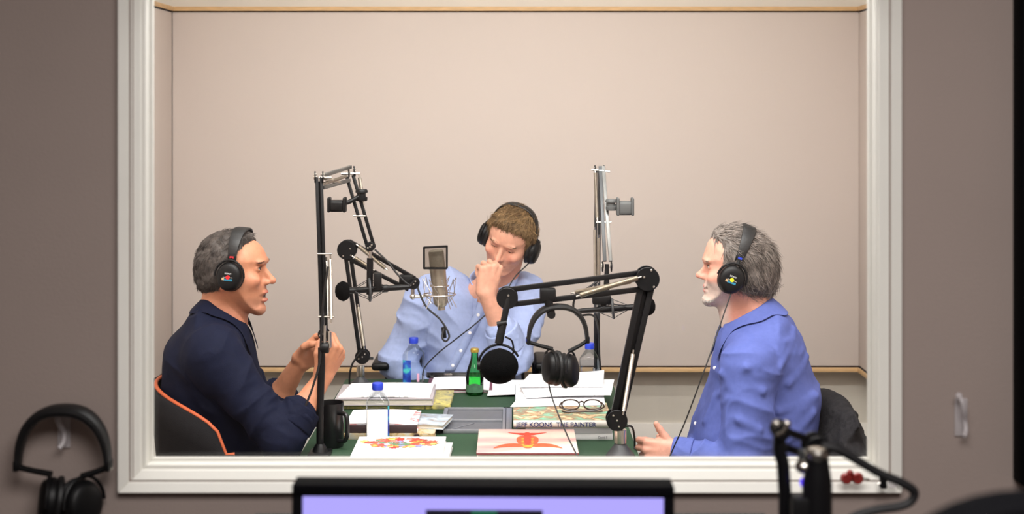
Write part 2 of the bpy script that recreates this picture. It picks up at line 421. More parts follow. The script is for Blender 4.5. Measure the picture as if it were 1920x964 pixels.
    def mesh(self, h, pad=0.02, B=6):
        lo, hi = self.bounds(); lo = lo - pad; hi = hi + pad
        nb = np.ceil((hi - lo) / (h * B)).astype(int); n = nb * B + 1
        ci = np.stack(np.meshgrid(*[np.arange(k) for k in nb], indexing='ij'), -1).reshape(-1, 3)
        def groups(idx, g):
            key = (idx[:, 0] // g) * 1000003 + (idx[:, 1] // g) * 1009 + idx[:, 2] // g
            o = np.argsort(key, kind='stable'); return np.split(o, np.nonzero(np.diff(key[o]))[0] + 1)
        dc = np.empty(len(ci), np.float32); G = max(1, int(.11 / (h * B)))
        for o in groups(ci, G): dc[o] = self(lo + (ci[o] + 0.5) * h * B)
        act = np.abs(dc) < h * B * 1.5
        D = np.empty(n, np.float32)
        big = np.where(dc < 0, -1.0, 1.0).astype(np.float32).reshape(nb)
        D[:-1, :-1, :-1] = np.repeat(np.repeat(np.repeat(big, B, 0), B, 1), B, 2); D[-1] = 1; D[:, -1] = 1; D[:, :, -1] = 1
        off = np.stack(np.meshgrid(*[np.arange(B + 1)] * 3, indexing='ij'), -1).reshape(-1, 3)
        blocks = ci[act]; G = max(1, int(.07 / (h * B)))
        for o in groups(blocks, G):
            idx = (blocks[o][:, None, :] * B + off[None]).reshape(-1, 3)
            D[idx[:, 0], idx[:, 1], idx[:, 2]] = self(lo + idx * h)
        return surface_nets(D, lo, h)
def foldin(d, p, ax, amp, fa, fp):
    m = np.nonzero(np.abs(d) < .018)[0]
    if len(m): d[m] += folds(p[m], ax, amp, fa, fp)
    return d
def folds(p, ax, amp, fa, fp):
    "cloth folds running across axis ax: sharp ridges of height amp"
    q = p * fp + np.outer(p @ ax, ax) * (fa - fp)
    wv = 0.6 * vnoise(p * (fp * 1.3) + 9.1)
    q = q + np.outer(wv, A((1, .7, -.6)))
    n = vnoise(q); m = vnoise(q * 2.1 + 5.7)
    return (-(1 - np.abs(n)) ** 3 * 1.1 + 0.45 * np.abs(m)) * amp
def surface_nets(D, lo, h):
    s = D < 0
    def sh(a, i, j, k): return a[i:a.shape[0] - 1 + i, j:a.shape[1] - 1 + j, k:a.shape[2] - 1 + k]
    al = None; an = None
    for c in range(8):
        x = sh(s, c & 1, (c >> 1) & 1, (c >> 2) & 1)
        al = x.copy() if al is None else al & x; an = x.copy() if an is None else an | x
    cells = np.argwhere(an & ~al); N = len(cells)
    ids = np.full(al.shape, -1, np.int32); ids[cells[:, 0], cells[:, 1], cells[:, 2]] = np.arange(N)
    cv = {}
    for c in range(8):
        o = np.array((c & 1, (c >> 1) & 1, (c >> 2) & 1)); q = cells + o; cv[tuple(o)] = D[q[:, 0], q[:, 1], q[:, 2]]
    acc = np.zeros((N, 3)); cnt = np.zeros(N)
    for a in range(3):
        for u in (0, 1):
            for v in (0, 1):
                o0 = [0, 0, 0]; b, c = [(1, 2), (0, 2), (0, 1)][a]; o0[b] = u; o0[c] = v; o1 = list(o0); o1[a] = 1
                d0, d1 = cv[tuple(o0)], cv[tuple(o1)]; m = (d0 < 0) != (d1 < 0)
                t = np.where(m, d0 / np.where(m, d0 - d1, 1), 0); pt = np.tile(np.array(o0, float), (N, 1)); pt[:, a] = t
                acc[m] += pt[m]; cnt[m] += 1
    verts = lo + (cells + acc / np.maximum(cnt, 1)[:, None]) * h
    faces = []
    for a in range(3):
        b, c = [(1, 2), (2, 0), (0, 1)][a]
        x0 = np.take(s, range(0, s.shape[a] - 1), a); x1 = np.take(s, range(1, s.shape[a]), a)
        e = np.argwhere(x0 != x1); ok = (e[:, b] > 0) & (e[:, c] > 0) & (e[:, b] < s.shape[b] - 1) & (e[:, c] < s.shape[c] - 1); e = e[ok]
        ins = s[e[:, 0], e[:, 1], e[:, 2]]
        def cid(db, dc):
            q = e.copy(); q[:, b] += db; q[:, c] += dc; return ids[q[:, 0], q[:, 1], q[:, 2]]
        f = np.stack([cid(-1, -1), cid(0, -1), cid(0, 0), cid(-1, 0)], 1)
        f[~ins] = f[~ins][:, ::-1]; faces.append(f[(f >= 0).all(1)])
    return verts, np.concatenate(faces)
def np_mesh(name, verts, faces, mat, parent, cols=None, base=None, relax=0):
    me = bpy.data.meshes.new(name)
    if relax:
        for _ in range(relax):
            acc = np.zeros_like(verts); cnt = np.zeros(len(verts))
            for i in range(faces.shape[1]):
                j = (i + 1) % faces.shape[1]
                np.add.at(acc, faces[:, i], verts[faces[:, j]]); np.add.at(cnt, faces[:, i], 1)
                np.add.at(acc, faces[:, j], verts[faces[:, i]]); np.add.at(cnt, faces[:, j], 1)
            verts = verts * .5 + .5 * acc / np.maximum(cnt, 1)[:, None]
    nf, k = faces.shape
    me.vertices.add(len(verts)); me.vertices.foreach_set('co', verts.astype(np.float32).ravel())
    me.loops.add(nf * k); me.loops.foreach_set('vertex_index', faces.astype(np.int32).ravel())
    me.polygons.add(nf); me.polygons.foreach_set('loop_start', np.arange(0, nf * k, k, dtype=np.int32))
    me.update(calc_edges=True); me.validate(); me.shade_smooth()
    if cols is not None:
        at = me.color_attributes.new('Col', 'FLOAT_COLOR', 'POINT')
        at.data.foreach_set('color', np.concatenate([cols, np.ones((len(cols), 1))], 1).astype(np.float32).ravel())
    return link_mesh(name, me, mat, parent, base)
def grad(F, p, e=0.0015):
    g = np.stack([F(p + A(v)) - F(p - A(v)) for v in ((e, 0, 0), (0, e, 0), (0, 0, e))], 1)
    return g / np.maximum(np.linalg.norm(g, axis=1), 1e-6)[:, None]

# tufts of hair: tapered curved three-sided locks, one mesh
def locks(roots, normals, flow, length, rad, lift, cols, jitter=0.25, seg=4, curl=0.0):
    N = len(roots); rs = np.random.RandomState(3)
    f = flow + rs.randn(N, 3) * jitter; f -= (f * normals).sum(1)[:, None] * normals
    f /= np.maximum(np.linalg.norm(f, axis=1), 1e-6)[:, None]
    side = np.cross(f, normals); L = length * (0.6 + 0.8 * rs.rand(N)); V = []; C = []
    lf = lift * (0.4 + 1.2 * rs.rand(N)); sw = rs.randn(N) * curl
    for s in range(seg + 1):
        t = s / seg
        c = roots + f * (L * t)[:, None] + normals * (L * lf * (t - 0.75 * t * t))[:, None] + side * (L * sw * t * t)[:, None] - normals * (0.0015 + (L * t) ** 2 / .19)[:, None]
        r = rad * (1 - t) ** 0.6 if s < seg else rad * 0.08
        for k in range(3):
            a = 2 * math.pi * k / 3; V.append(c + (side * math.cos(a) + normals * math.sin(a)) * r); C.append(cols * (0.9 + 0.2 * t))
    V = np.stack(V, 1).reshape(-1, 3); C = np.stack(C, 1).reshape(-1, 3); n = (seg + 1) * 3; F = []
    base = (np.arange(N) * n)[:, None]
    for s in range(seg):
        for k in range(3):
            F.append(base + np.array([s * 3 + k, s * 3 + (k + 1) % 3, (s + 1) * 3 + (k + 1) % 3, (s + 1) * 3 + k]))
    return V, np.concatenate(F, 0), C
# ------------------------------------------------------------------ table
TZ = 0.74
TX0, TX1, TY0, TY1 = -0.612, 0.366, 3.52, 4.90
table = thing('conference_table', 'green topped studio table carrying books, bottles and microphone arms', 'table', (-0.12, 4.2, 0))
MB().bx(TX0, TX1, TY0, TY1, TZ - .032, TZ, .006).build('table_top', M_green, table)
for x in (TX0 + .07, TX1 - .07):
    for y in (TY0 + .09, TY1 - .09):
        MB().tube([(x, y, 0), (x, y, .03), (x, y, TZ - .03)], [.03, .024, .024], 16).build('leg', M_darkgrey, table)
MB().bx(TX0 + .07, TX1 - .07, 4.19, 4.22, .45, TZ - .03, .003).build('modesty_panel', M_darkgrey, table)
# flush cable hatch
hx0, hx1, hy0, hy1 = -0.222, 0.0, 4.075, 4.385
hatch = thing('cable_hatch', 'grey aluminium cable hatch set into the green table top', 'cable tray', (-.11, 4.23, TZ))
for a, b, c, d in ((hx0, hx1, hy0, hy0 + .012), (hx0, hx1, hy1 - .012, hy1), (hx0, hx0 + .014, hy0, hy1), (hx1 - .03, hx1, hy0, hy1)):
    MB().bx(a, b, c, d, TZ, TZ + .012, .002).build('frame_bar', M_alu, hatch)
MB().bx(hx0 + .014, hx1 - .03, 4.212, 4.226, TZ, TZ + .011, .002).build('frame_bar', M_alu, hatch)
MB().bx(hx0 + .014, hx1 - .03, hy0 + .012, 4.212, TZ + .0005, TZ + .003).build('lid', M_alud, hatch)
MB().bx(hx0 + .014, hx1 - .03, 4.226, hy1 - .012, TZ + .0005, TZ + .003).build('lid', M_alud, hatch)
MB().bx(hx1 - .021, hx1 - .018, hy0 + .004, hy1 - .004, TZ + .012, TZ + .0128).build('groove', M_darkgrey, hatch)
MB().bar((-.19, 4.11, TZ + .004), (-.12, 4.19, TZ + .004), .004, .003).build('rib', M_alu, hatch)

# ------------------------------------------------------------------ text
def text_mesh(name, s, size, m, mt, parent, ext=0.0003, align='CENTER', sx=1.0):
    cu = bpy.data.curves.new('t', 'FONT'); cu.body = s; cu.size = size; cu.extrude = ext; cu.offset = size * .012; cu.align_x = align; cu.align_y = 'CENTER'
    ob = bpy.data.objects.new('t', cu); COL.objects.link(ob)
    dg = bpy.context.evaluated_depsgraph_get(); me = bpy.data.meshes.new_from_object(ob.evaluated_get(dg))
    bpy.data.objects.remove(ob); bpy.data.curves.remove(cu)
    me.materials.clear(); me.name = name
    me.transform(m @ Matrix.Diagonal((sx, 1, 1, 1)))
    return link_mesh(name, me, mt, parent)
def basis(o, right, up):
    r = Vector(right).normalized(); u = Vector(up); u = (u - r * u.dot(r)).normalized(); n = r.cross(u)
    m = Matrix((r, u, n)).transposed().to_4x4(); m.translation = Vector(o); return m

# ------------------------------------------------------------------ headphones
M_logo = mat('silver_print', (205, 205, 205), .5)
M_teal = mat('teal_print', (40, 120, 150), .45)
M_tan = mat('tan_print', (190, 160, 120), .5)
M_red = mat('red_sticker', (225, 30, 36), .5); M_yellow = mat('yellow_sticker', (240, 226, 20), .5)
M_blue = mat('blue_mark', (40, 66, 190), .4); M_redmark = mat('red_mark', (190, 40, 50), .4)
def headphones(m, label, sticker=None, a=.088, top=.146, z0=.060, cups=None, group='studio headphones', mark=M_blue, faced=(), tilt=0.0, rs=1.0, pad=1.0):
    m = m @ Matrix.Rotation(tilt, 4, 'Y')
    t = thing('headphones', label, 'headphones', m=m, group=group)
    W = lambda v: m @ Vector(v)
    # padded band
    n = 28; rows = []
    for i in range(n + 1):
        th = math.pi * i / n; c, s = math.cos(th), math.sin(th)
        y = a * (abs(c) ** .82) * (1 if c >= 0 else -1); z = z0 + (top - z0) * (s ** .9)
        nr = Vector((0, c * (top - z0), s * a)).normalized(); hw = .012 + .0095 * s ** 1.2; tk = .0030 + .0012 * s + (.0012 + .0022 * s) * (pad - 1)
        row = []
        for k in range(12):
            an = 2 * math.pi * k / 12; ca, sa = math.cos(an), math.sin(an)
            row.append(W(Vector((hw * abs(ca) ** .5 * (1 if ca > 0 else -1), y, z)) + nr * (tk * abs(sa) ** .7 * (1 if sa > 0 else -1))))
        rows.append(row + [row[0]])
    MB().grid(rows).build('headband', M_leather, t)
    cups = cups or [((0, a + .006, -.004), (0, 1, 0)), ((0, -a - .006, -.004), (0, -1, 0))]
    for (c, ax), sg in zip(cups, (1, -1)):
        c = Vector(c); ax = Vector(ax).normalized(); upv = Vector((0, 0, 1)); upv = (upv - ax * upv.dot(ax)).normalized(); sd = upv.cross(ax)
        e = Vector((0, sg * a, z0))
        sl = MB().box(W(e + Vector((0, sg * .001, .004))), (.026, .010, .020), m.to_3x3(), .003).build('band_end', M_black, t)
        MB().box(W(e + Vector((0, sg * .0062, .006))), (.012, .0015, .006), m.to_3x3()).build('colour_mark', mark, sl)
        MB().box(W(e + Vector((0, sg * .0062, -.003))), (.014, .0015, .0025), m.to_3x3()).build('silver_line', M_chrome, sl)
        top_c = c + upv * (.050 * rs) + ax * .006
        MB().tube([W(e), W(e.lerp(top_c, .5) + Vector((0, sg * .003, 0))), W(top_c)], [.006, .0055, .006], 8).build('slider', M_black, t)
        arc = [top_c + (c + ax * .008 - top_c) * 0]
        yk = []
        for k in range(-6, 7):
            an = math.pi / 2 * k / 6
            yk.append(W(c + ax * .010 + sd * (.0445 * rs * math.sin(an)) + upv * (.050 * rs * math.cos(an))))
        MB().tube(yk, .0032, 8).build('yoke', M_blackm, t)
        k_ = rs
        body = MB().lathe([(.0005, .0245), (.020 * k_, .0245), (.0285 * k_, .0225), (.031 * k_, .021), (.0335 * k_, .0195), (.0385 * k_, .0085), (.0395 * k_, .002), (.038 * k_, -.004), (.02 * k_, -.005)], W(c), (m.to_3x3() @ ax), 40, 1.0, 1.13, m.to_3x3() @ upv)
        cup = body.build('ear_cup', M_black, t)
        MB().lathe([(.014, -.006), (.030 * k_, -.003), (.038 * k_, -.005), (.0415 * k_, -.010), (.0405 * k_, -.016), (.034 * k_, -.019), (.022 * k_, -.0185), (.016, -.010)], W(c), (m.to_3x3() @ ax), 36, 1.0, 1.13, m.to_3x3() @ upv).build('ear_pad', M_leather, t)
        if sg in faced:
            r3 = m.to_3x3(); fo = W(c + ax * .0247); rt = (r3 @ sd); up3 = r3 @ upv
            text_mesh('lettering', 'SONY', .0062, basis(fo + up3 * .0105, rt, up3), M_logo, cup, sx=1.25)
            MB().box(fo - up3 * .0075 + rt * .001, (.026, .006, .0008), basis((0, 0, 0), rt, up3).to_3x3()).build('teal_strip', M_teal, cup)
            MB().box(fo - up3 * .0060 - rt * .014, (.007, .007, .0008), basis((0, 0, 0), rt, up3).to_3x3()).build('tan_corner', M_tan, cup)
            MB().box(fo - up3 * .0005, (.028, .0009, .0008), basis((0, 0, 0), rt, up3).to_3x3()).build('silver_line', M_logo, cup)
            if sticker: MB().lathe([(.0002, .0018), (.0056, .0018), (.006, .001), (.006, -.0002)], fo, r3 @ ax, 24).build('round_sticker', sticker, cup)
    return t
def cable(pts, r, label, n=10, mt=None, group=None):
    p = catmull(pts, n); o = MB().tube(p, r, 8).build('cable', mt or M_cable, base=p[0])
    return tag(o, label, 'cable', group)

# ------------------------------------------------------------------ microphone arms
def bars(parent, a, b, gap, wd, nrm, mt, name='arm_bar', trim_a=0, trim_b=0):
    a, b = Vector(a), Vector(b); d = (b - a).normalized(); n = Vector(nrm); n = (n - d * n.dot(d)).normalized(); out = []
    for s in (-1, 1):
        out.append(MB().bar(a + n * (s * gap / 2) + d * trim_a, b + n * (s * gap / 2) - d * trim_b, wd, wd, n, .0012).build(name, mt, parent))
    return out
def spring(parent, a, b, r, turns=44):
    a, b = Vector(a), Vector(b); d = (b - a).normalized()
    p, rr = ridged(a + d * .012, b - d * .012, r, turns)
    s = MB().tube(p, rr, 10).build('spring', M_spring, parent)
    MB().tube([a, a + d * .013], .0028, 8).build('spring_hook', M_chrome, s)
    MB().tube([b - d * .013, b], .0028, 8).build('spring_hook', M_chrome, s)
    return s
def joint(parent, c, r, axis, th=.026, mt=None, bolts=((.0, .0), (.55, .9), (.55, 3.6))):
    c = Vector(c); ax = Vector(axis).normalized(); d, s, u = frame(ax)
    for g in (-1, 1):
        o = c + ax * (g * th / 2)
        p = MB().lathe([(.0005, -.002), (r - .001, -.002), (r, -.0012), (r, .0012), (r - .001, .002), (.0005, .002)], o, ax, 28).build('joint_plate', mt or M_blackm, parent)
        for br, an in bolts:
            q = o + (s * math.cos(an) + u * math.sin(an)) * (br * r)
            MB().lathe([(.0005, -.0045), (.0028, -.0040), (.0036, -.003), (.0036, .003), (.0028, .0040), (.0005, .0045)], q, ax, 10).build('bolt', M_chrome, p)
def cone_base(parent, c, h=.07, r0=.040, r1=.013, collar=.03):
    c = Vector(c)
    MB().lathe([(.001, 0), (r0, 0), (r0, .006), (r0 * .92, .012), (r1 * 1.15, h - .006), (r1, h), (.001, h)], c, (0, 0, 1), 8).build('base', mat('dark_base', (52, 53, 56), .5, var=.1), parent)
    MB().lathe([(.001, 0), (r1 * 1.1, 0), (r1 * 1.1, collar), (.001, collar)], c + Vector((0, 0, h)), (0, 0, 1), 20).build('collar', M_chrome, parent)
YAX = (0, 1, 0)

def foam_mic(label, a, b, foam_r, foam_l, body_r=.010, ring_at=None, group='foam covered studio microphones', ring_r=.030):
    "slim microphone from foam nose a to tail b"
    a, b = Vector(a), Vector(b); d = (b - a).normalized(); dd, s, u = frame(d)
    t = thing('microphone', label, 'microphone', b, group=group)
    L = foam_l; r = foam_r
    MB().lathe([(.001, 0), (r * .45, .002), (r * .8, .010), (r * .97, .022), (r, L * .5), (r * .97, L - .016), (r * .8, L - .005), (r * .5, L), (.001, L)], a, d, 28).build('foam_windscreen', M_foam, t)
    ln = (b - a).length
    MB().lathe([(.001, L - .01), (body_r, L - .01), (body_r, ln * .62), (body_r * 1.25, ln * .64), (body_r * 1.25, ln * .70), (body_r * .9, ln * .72), (body_r * .9, ln * .9), (body_r * .6, ln), (.001, ln)], a, d, 18).build('body', M_blackm, t)
    if ring_at is not None:
        c = a + d * ring_at
        pts = [c + (s * math.cos(k * math.pi / 16) + u * math.sin(k * math.pi / 16)) * ring_r for k in range(32)]
        q = MB().tube(pts, .004, 8, closed=True).build('shock_mount', M_darkgrey, t)
        for k in range(6):
            an = k * math.pi / 3 + .3; e = c + (s * math.cos(an) + u * math.sin(an)) * ring_r
            for g in (-.045, .045):
                MB().tube([e, c + d * g + (s * math.cos(an + .5) + u * math.sin(an + .5)) * body_r], .0012, 6).build('elastic', M_cable, q)
    return t
def hanger(label, clamp, cup, w=.05, h=.045, mt=None, side=(1, 0, 0)):
    "clip-on headphone hook: clamp block on the arm, stub, and a rounded cradle"
    mt = mt or M_black; clamp, cup = Vector(clamp), Vector(cup); sd = Vector(side)
    t = thing('headphone_hook', label, 'hook', clamp, group='clip-on headphone hooks')
    MB().lathe([(.001, -.018), (.016, -.018), (.018, -.014), (.018, -.006), (.013, -.004), (.013, .006), (.019, .008), (.019, .014), (.016, .018), (.001, .018)], clamp, (0, 0, 1), 20).build('clamp', mt, t)
    MB().tube([clamp, clamp.lerp(cup, .5) + Vector((0, 0, -.004)), cup], .007, 10).build('stub', mt, t)
    MB().box(cup, (w * .9, .036, h * .78), None, .010, 3).build('cradle', mt, t)
    for s in (-1, 1):
        MB().box(cup + sd * (s * w * .42) + Vector((0, 0, h * .08)), (.009, .042, h), None, .004, 3).build('cradle_lip', mt, t)
    return t

# arm A, front left corner
tA = thing('boom_stand', 'black folding microphone arm on a tall riser at the near left table corner', 'boom stand', P(598, 856, 3.815), group='folding microphone arms')
bA = P(600, 855, 3.815); bA.z = TZ
MB().box(bA + Vector((0, 0, .007)), (.062, .075, .014), None, .004).build('base_plate', M_blackm, tA)
MB().lathe([(.001, 0), (.022, 0), (.018, .012), (.0115, .022), (.001, .022)], bA + Vector((0, 0, .014)), (0, 0, 1), 20).build('base', M_blackm, tA)
jA = P(603, 652, 3.815)
MB().tube([bA + Vector((0, 0, .02)), P(600, 760, 3.815), P(603, 690, 3.815), jA], [.0105] * 4, 16).build('riser', M_blackm, tA)
MB().lathe([(.001, -.012), (.014, -.012), (.016, -.008), (.016, .008), (.014, .012), (.001, .012)], P(609, 652, 3.80), (1, 0, 0), 20).build('clamp_knob', M_black, tA)
MB().tube([P(608, 662, 3.80), P(609, 610, 3.80)], .0055, 12).build('pivot_stem', M_chrome, tA)
MB().tube([P(618, 652, 3.80), P(618, 622, 3.80)], .0055, 12).build('pivot_stem', M_chrome, tA)
a0, a1 = P(608, 640, 3.815), P(598, 332, 3.83)
bars(tA, a0, a1, .013, .009, (1, .25, 0), M_blackm)
MB().bar(P(604, 638, 3.825), P(598, 340, 3.84), .012, .008, (0, 1, 0)).build('back_bar', M_blackm, tA)
joint(tA, P(607, 625, 3.815), .015, YAX, .03)
joint(tA, a1, .017, (1, .15, 0), .022)
MB().tube([P(595, 476, 3.80), P(622, 476, 3.80)], .003, 8).build('cross_pin', M_chrome, tA)
MB().tube([P(597, 594, 3.80), P(627, 594, 3.80)], .003, 8).build('cross_pin', M_chrome, tA)
spring(tA, P(619, 478, 3.80), P(621, 606, 3.80), .0055, 40)
spring(tA, P(612, 482, 3.83), P(614, 600, 3.83), .005, 40)
a2 = P(660, 322, 4.10)
for pa, pb in (((604, 330, 3.84), (657, 313, 4.10)), ((607, 352, 3.84), (655, 338, 4.10))):
    MB().bar(P(*pa), P(*pb), .010, .010, None, .001).build('arm_bar', M_greybar, tA)
spring(tA, P(608, 334, 3.83), P(640, 344, 4.02), .006, 34)
spring(tA, P(606, 345, 3.83), P(650, 330, 4.05), .005, 34)
MB().tube([P(598, 333, 3.83), P(622, 333, 3.83)], .003, 8).build('cross_pin', M_chrome, tA)
joint(tA, P(659, 322, 4.10), .017, (1, .2, .1), .018)
MB().tube([P(640, 326, 4.09), P(675, 325, 4.09)], .0035, 8).build('cross_pin', M_chrome, tA)
a3 = P(695, 462, 4.08)
bars(tA, P(656, 330, 4.10), a3, .020, .010, (1, 0, .2), M_blackm)
spring(tA, P(673, 326, 4.09), P(682, 385, 4.09), .0055, 24)
MB().tube([P(662, 405, 4.08), P(686, 405, 4.08)], .003, 8).build('cross_pin', M_chrome, tA)
joint(tA, P(695, 462, 4.08), .014, YAX, .026)
MB().tube([a3, P(694, 488, 4.08)], .005, 10).build('pivot_stem', M_chrome, tA)
MB().tube([P(694, 484, 4.08), P(693, 552, 4.08)], .010, 12).build('drop_stem', M_blackm, tA)
hanger('black headphone hook clipped to the near left microphone arm', P(678, 366, 4.085), P(632, 386, 4.05), .056, .046, M_black)
mA = foam_mic('slim black microphone with foam nose in front of the man in the navy shirt', P(628, 547, 4.06), P(768, 538, 4.10), .031, .044, .0095, .105, ring_r=.034)
MB().box(P(708, 527, 4.07), (.024, .02, .05), None, .003).build('clip', M_black, mA)

# arm B, far left corner, with the condenser microphone
tB = thing('boom_stand', 'folding microphone arm at the far left corner holding the silver microphone', 'boom stand', P(676, 722, 4.79), group='folding microphone arms')
bB = P(676, 722, 4.77); bB.z = TZ
cone_base(tB, bB, .036, .040, .013, .040)
jB = P(680, 668, 4.77)
joint(tB, jB, .026, YAX, .03)
MB().tube([P(684, 672, 4.76), P(700, 672, 4.76)], .005, 8).build('lock_knob', M_black, tB)
eB = P(651, 468, 4.74)
bars(tB, jB, eB, .018, .013, (1, 0, 0), M_blackm)
spring(tB, P(671, 570, 4.735), P(683, 655, 4.74), .0062, 44)
joint(tB, eB, .034, YAX, .036, bolts=((.4, .3), (.72, 4.2), (.72, 5.4)))
xB = P(776, 531, 4.70)
MB().bar(P(655, 452, 4.735), P(778, 522, 4.70), .012, .013, (0, 0, 1), .001).build('arm_bar', M_blackm, tB)
MB().bar(P(652, 484, 4.735), P(766, 543, 4.70), .012, .013, (0, 0, 1), .001).build('arm_bar', M_blackm, tB)
spring(tB, P(660, 480, 4.715), P(702, 507, 4.705), .007, 30)
spring(tB, P(668, 458, 4.715), P(727, 507, 4.70), .007, 40)
joint(tB, xB, .020, YAX, .03)
MB().box(P(762, 528, 4.70), (.05, .03, .05), None, .006).build('end_block', M_black, tB)
MB().tube([P(774, 538, 4.69), P(774, 556, 4.69)], .0065, 12).build('pivot_stem', M_chrome, tB)
MB().ball(P(774, 556, 4.69), .011).build('swivel_ball', M_chrome, tB)
MB().tube([P(774, 556, 4.69), P(792, 556, 4.69), P(803, 553, 4.69)], [.007, .006, .005], 10).build('swivel', M_chrome, tB)
M_mic = mat('satin_nickel', (178, 168, 152), .38, metal=.85, var=.05, vscale=40)
M_grill = mat('mesh_grille', (150, 144, 132), .55, metal=.7, var=.5, vscale=600, bump=.6, bscale=700)
cm = thing('condenser_microphone', 'satin silver large condenser microphone with square pop screen in a wire cradle', 'microphone', P(826, 590, 4.68))
mt_, mb_ = P(817, 468, 4.68), P(828, 580, 4.68); ax = (mb_ - mt_).normalized()
def ma(f): return mt_.lerp(mb_, f)
MB().lathe([(.001, 0), (.020, .001), (.026, .006), (.027, .014), (.027, .06), (.0275, .066), (.001, .066)], mt_, ax, 28, 1.0, .8, (0, 1, 0)).build('grille_head', M_grill, cm)
MB().lathe([(.001, 0), (.0285, 0), (.0290, .008), (.028, .014), (.0265, .10), (.0255, .125), (.018, .136), (.012, .140), (.012, .150), (.001, .150)], ma(.30), ax, 28).build('body', M_mic, cm)
pc = P(817, 484, 4.645)
fr = cm
for (x0, y0, x1, y1) in ((795, 464, 838, 462), (795, 503, 838, 503), (795, 463, 795, 504), (838, 461, 838, 503)):
    MB().bar(P(x0, y0, 4.63), P(x1, y1, 4.63), .006, .02, (0, 1, 0)).build('pop_screen_frame', M_black, fr)
M_screen = pane_glass('pop_screen_mesh', (.80, .78, .76), 1.3, .4, .2)
MB().bx(P(795, 0, 4.63).x, P(838, 0, 4.63).x, 4.628, 4.630, P(0, 503, 4.63).z, P(0, 463, 4.63).z).build('pop_screen', M_screen, cm)
M_wire = mat('chrome_wire', (196, 190, 186), .25, metal=1.0)
ringc = P(824, 552, 4.68)
for r_, dz in ((.056, 0.0), (.032, .030)):
    pts = [ringc + Vector((r_ * math.cos(k * math.pi / 18), r_ * math.sin(k * math.pi / 18) * .9, dz)) for k in range(36)]
    MB().tube(pts, .0024, 8, closed=True).build('cradle_ring', M_wire, cm)
for k in range(8):
    an = k * math.pi / 4 + .2; an2 = an + .55
    up_ = ringc + Vector((.060 * math.cos(an), .055 * math.sin(an), .058)); dn = ringc + Vector((.060 * math.cos(an2), .055 * math.sin(an2), -.046))
    mid = ringc + Vector((.034 * math.cos(an2), .034 * math.sin(an2), .004))
    MB().tube([up_, mid, dn], .0014, 6).build('cradle_wire', M_wire, cm)
    MB().tube([up_, ringc + Vector((.056 * math.cos(an + .3), .05 * math.sin(an + .3), 0)), ringc + Vector((.03 * math.cos(an + .6), .03 * math.sin(an + .6), -.03))], .0011, 6).build('cradle_wire', M_wire, cm)
MB().tube([ma(1.30), ma(1.48)], .008, 12).build('plug', M_black, cm)
cable([ma(1.45), P(834, 612, 4.66), P(829, 632, 4.64), P(836, 640, 4.63), P(842, 628, 4.64), P(826, 600, 4.65), P(800, 576, 4.66), P(786, 548, 4.68), P(779, 526, 4.69), P(767, 534, 4.66), P(745, 514, 4.67), P(728, 492, 4.68), P(703, 468, 4.70)], .0035, 'black cable looping under the silver condenser microphone')

# arm C, far right corner
tC = thing('boom_stand', 'tall upright microphone arm standing at the far right corner of the table', 'boom stand', P(1118, 730, 4.70), group='folding microphone arms')
bC = P(1119, 727, 4.70); bC.z = TZ
cone_base(tC, bC, .05, .04, .013, .03)
MB().tube([bC + Vector((0, 0, .06)), P(1119, 590, 4.66)], .011, 12).build('riser', M_blackm, tC)
topC = P(1124, 318, 4.40)
bars(tC, P(1119, 600, 4.66), P(1121, 318, 4.42), .012, .010, (1, 0, 0), M_darkgrey)
spring(tC, P(1115, 425, 4.48), P(1116, 530, 4.55), .0055, 40)
spring(tC, P(1122, 440, 4.48), P(1122, 530, 4.55), .005, 40)
endC = P(1138, 500, 4.26)
for o in (-5, 6):
    MB().bar(P(1128 + o * .5, 312, 4.38), P(1139 + o, 490, 4.24), .011, .011, (0, 1, 0), .001).build('arm_bar', M_greybar if o > 0 else M_darkgrey, tC)
spring(tC, P(1116, 318, 4.36), P(1120, 415, 4.30), .0062, 36)
joint(tC, topC, .015, (1, 0, 0), .03)
MB().tube([P(1109, 318, 4.37), P(1143, 322, 4.37)], .003, 8).build('cross_pin', M_chrome, tC)
MB().tube([P(1118, 417, 4.30), P(1146, 417, 4.30)], .003, 8).build('cross_pin', M_chrome, tC)
joint(tC, endC, .017, (1, 0, 0), .028)
MB().tube([P(1138, 495, 4.25), P(1137, 545, 4.24), P(1130, 580, 4.24)], [.006, .010, .010], 12).build('drop_stem', M_blackm, tC)
MB().box(P(1128, 562, 4.24), (.06, .03, .03), None, .006).build('end_block', M_black, tC)
hanger('grey headphone hook clipped high on the far right microphone arm', P(1146, 384, 4.30), P(1172, 390, 4.30), .056, .058, mat('grey_rubber', (86, 88, 88), .55, var=.1))
foam_mic('slim black microphone with foam nose pointing at the bearded man', P(1229, 573, 4.22), P(1078, 584, 4.24), .031, .052, .0095, .135, ring_r=.030)
cable([P(1138, 515, 4.23), P(1110, 535, 4.22), P(1078, 560, 4.22), P(1080, 590, 4.24), P(1112, 592, 4.3), P(1122, 620, 4.5), P(1124, 670, 4.60), P(1130, 712, 4.62), P(1142, 731, 4.66)], .0035, 'black cable hanging down beside the far right microphone arm')

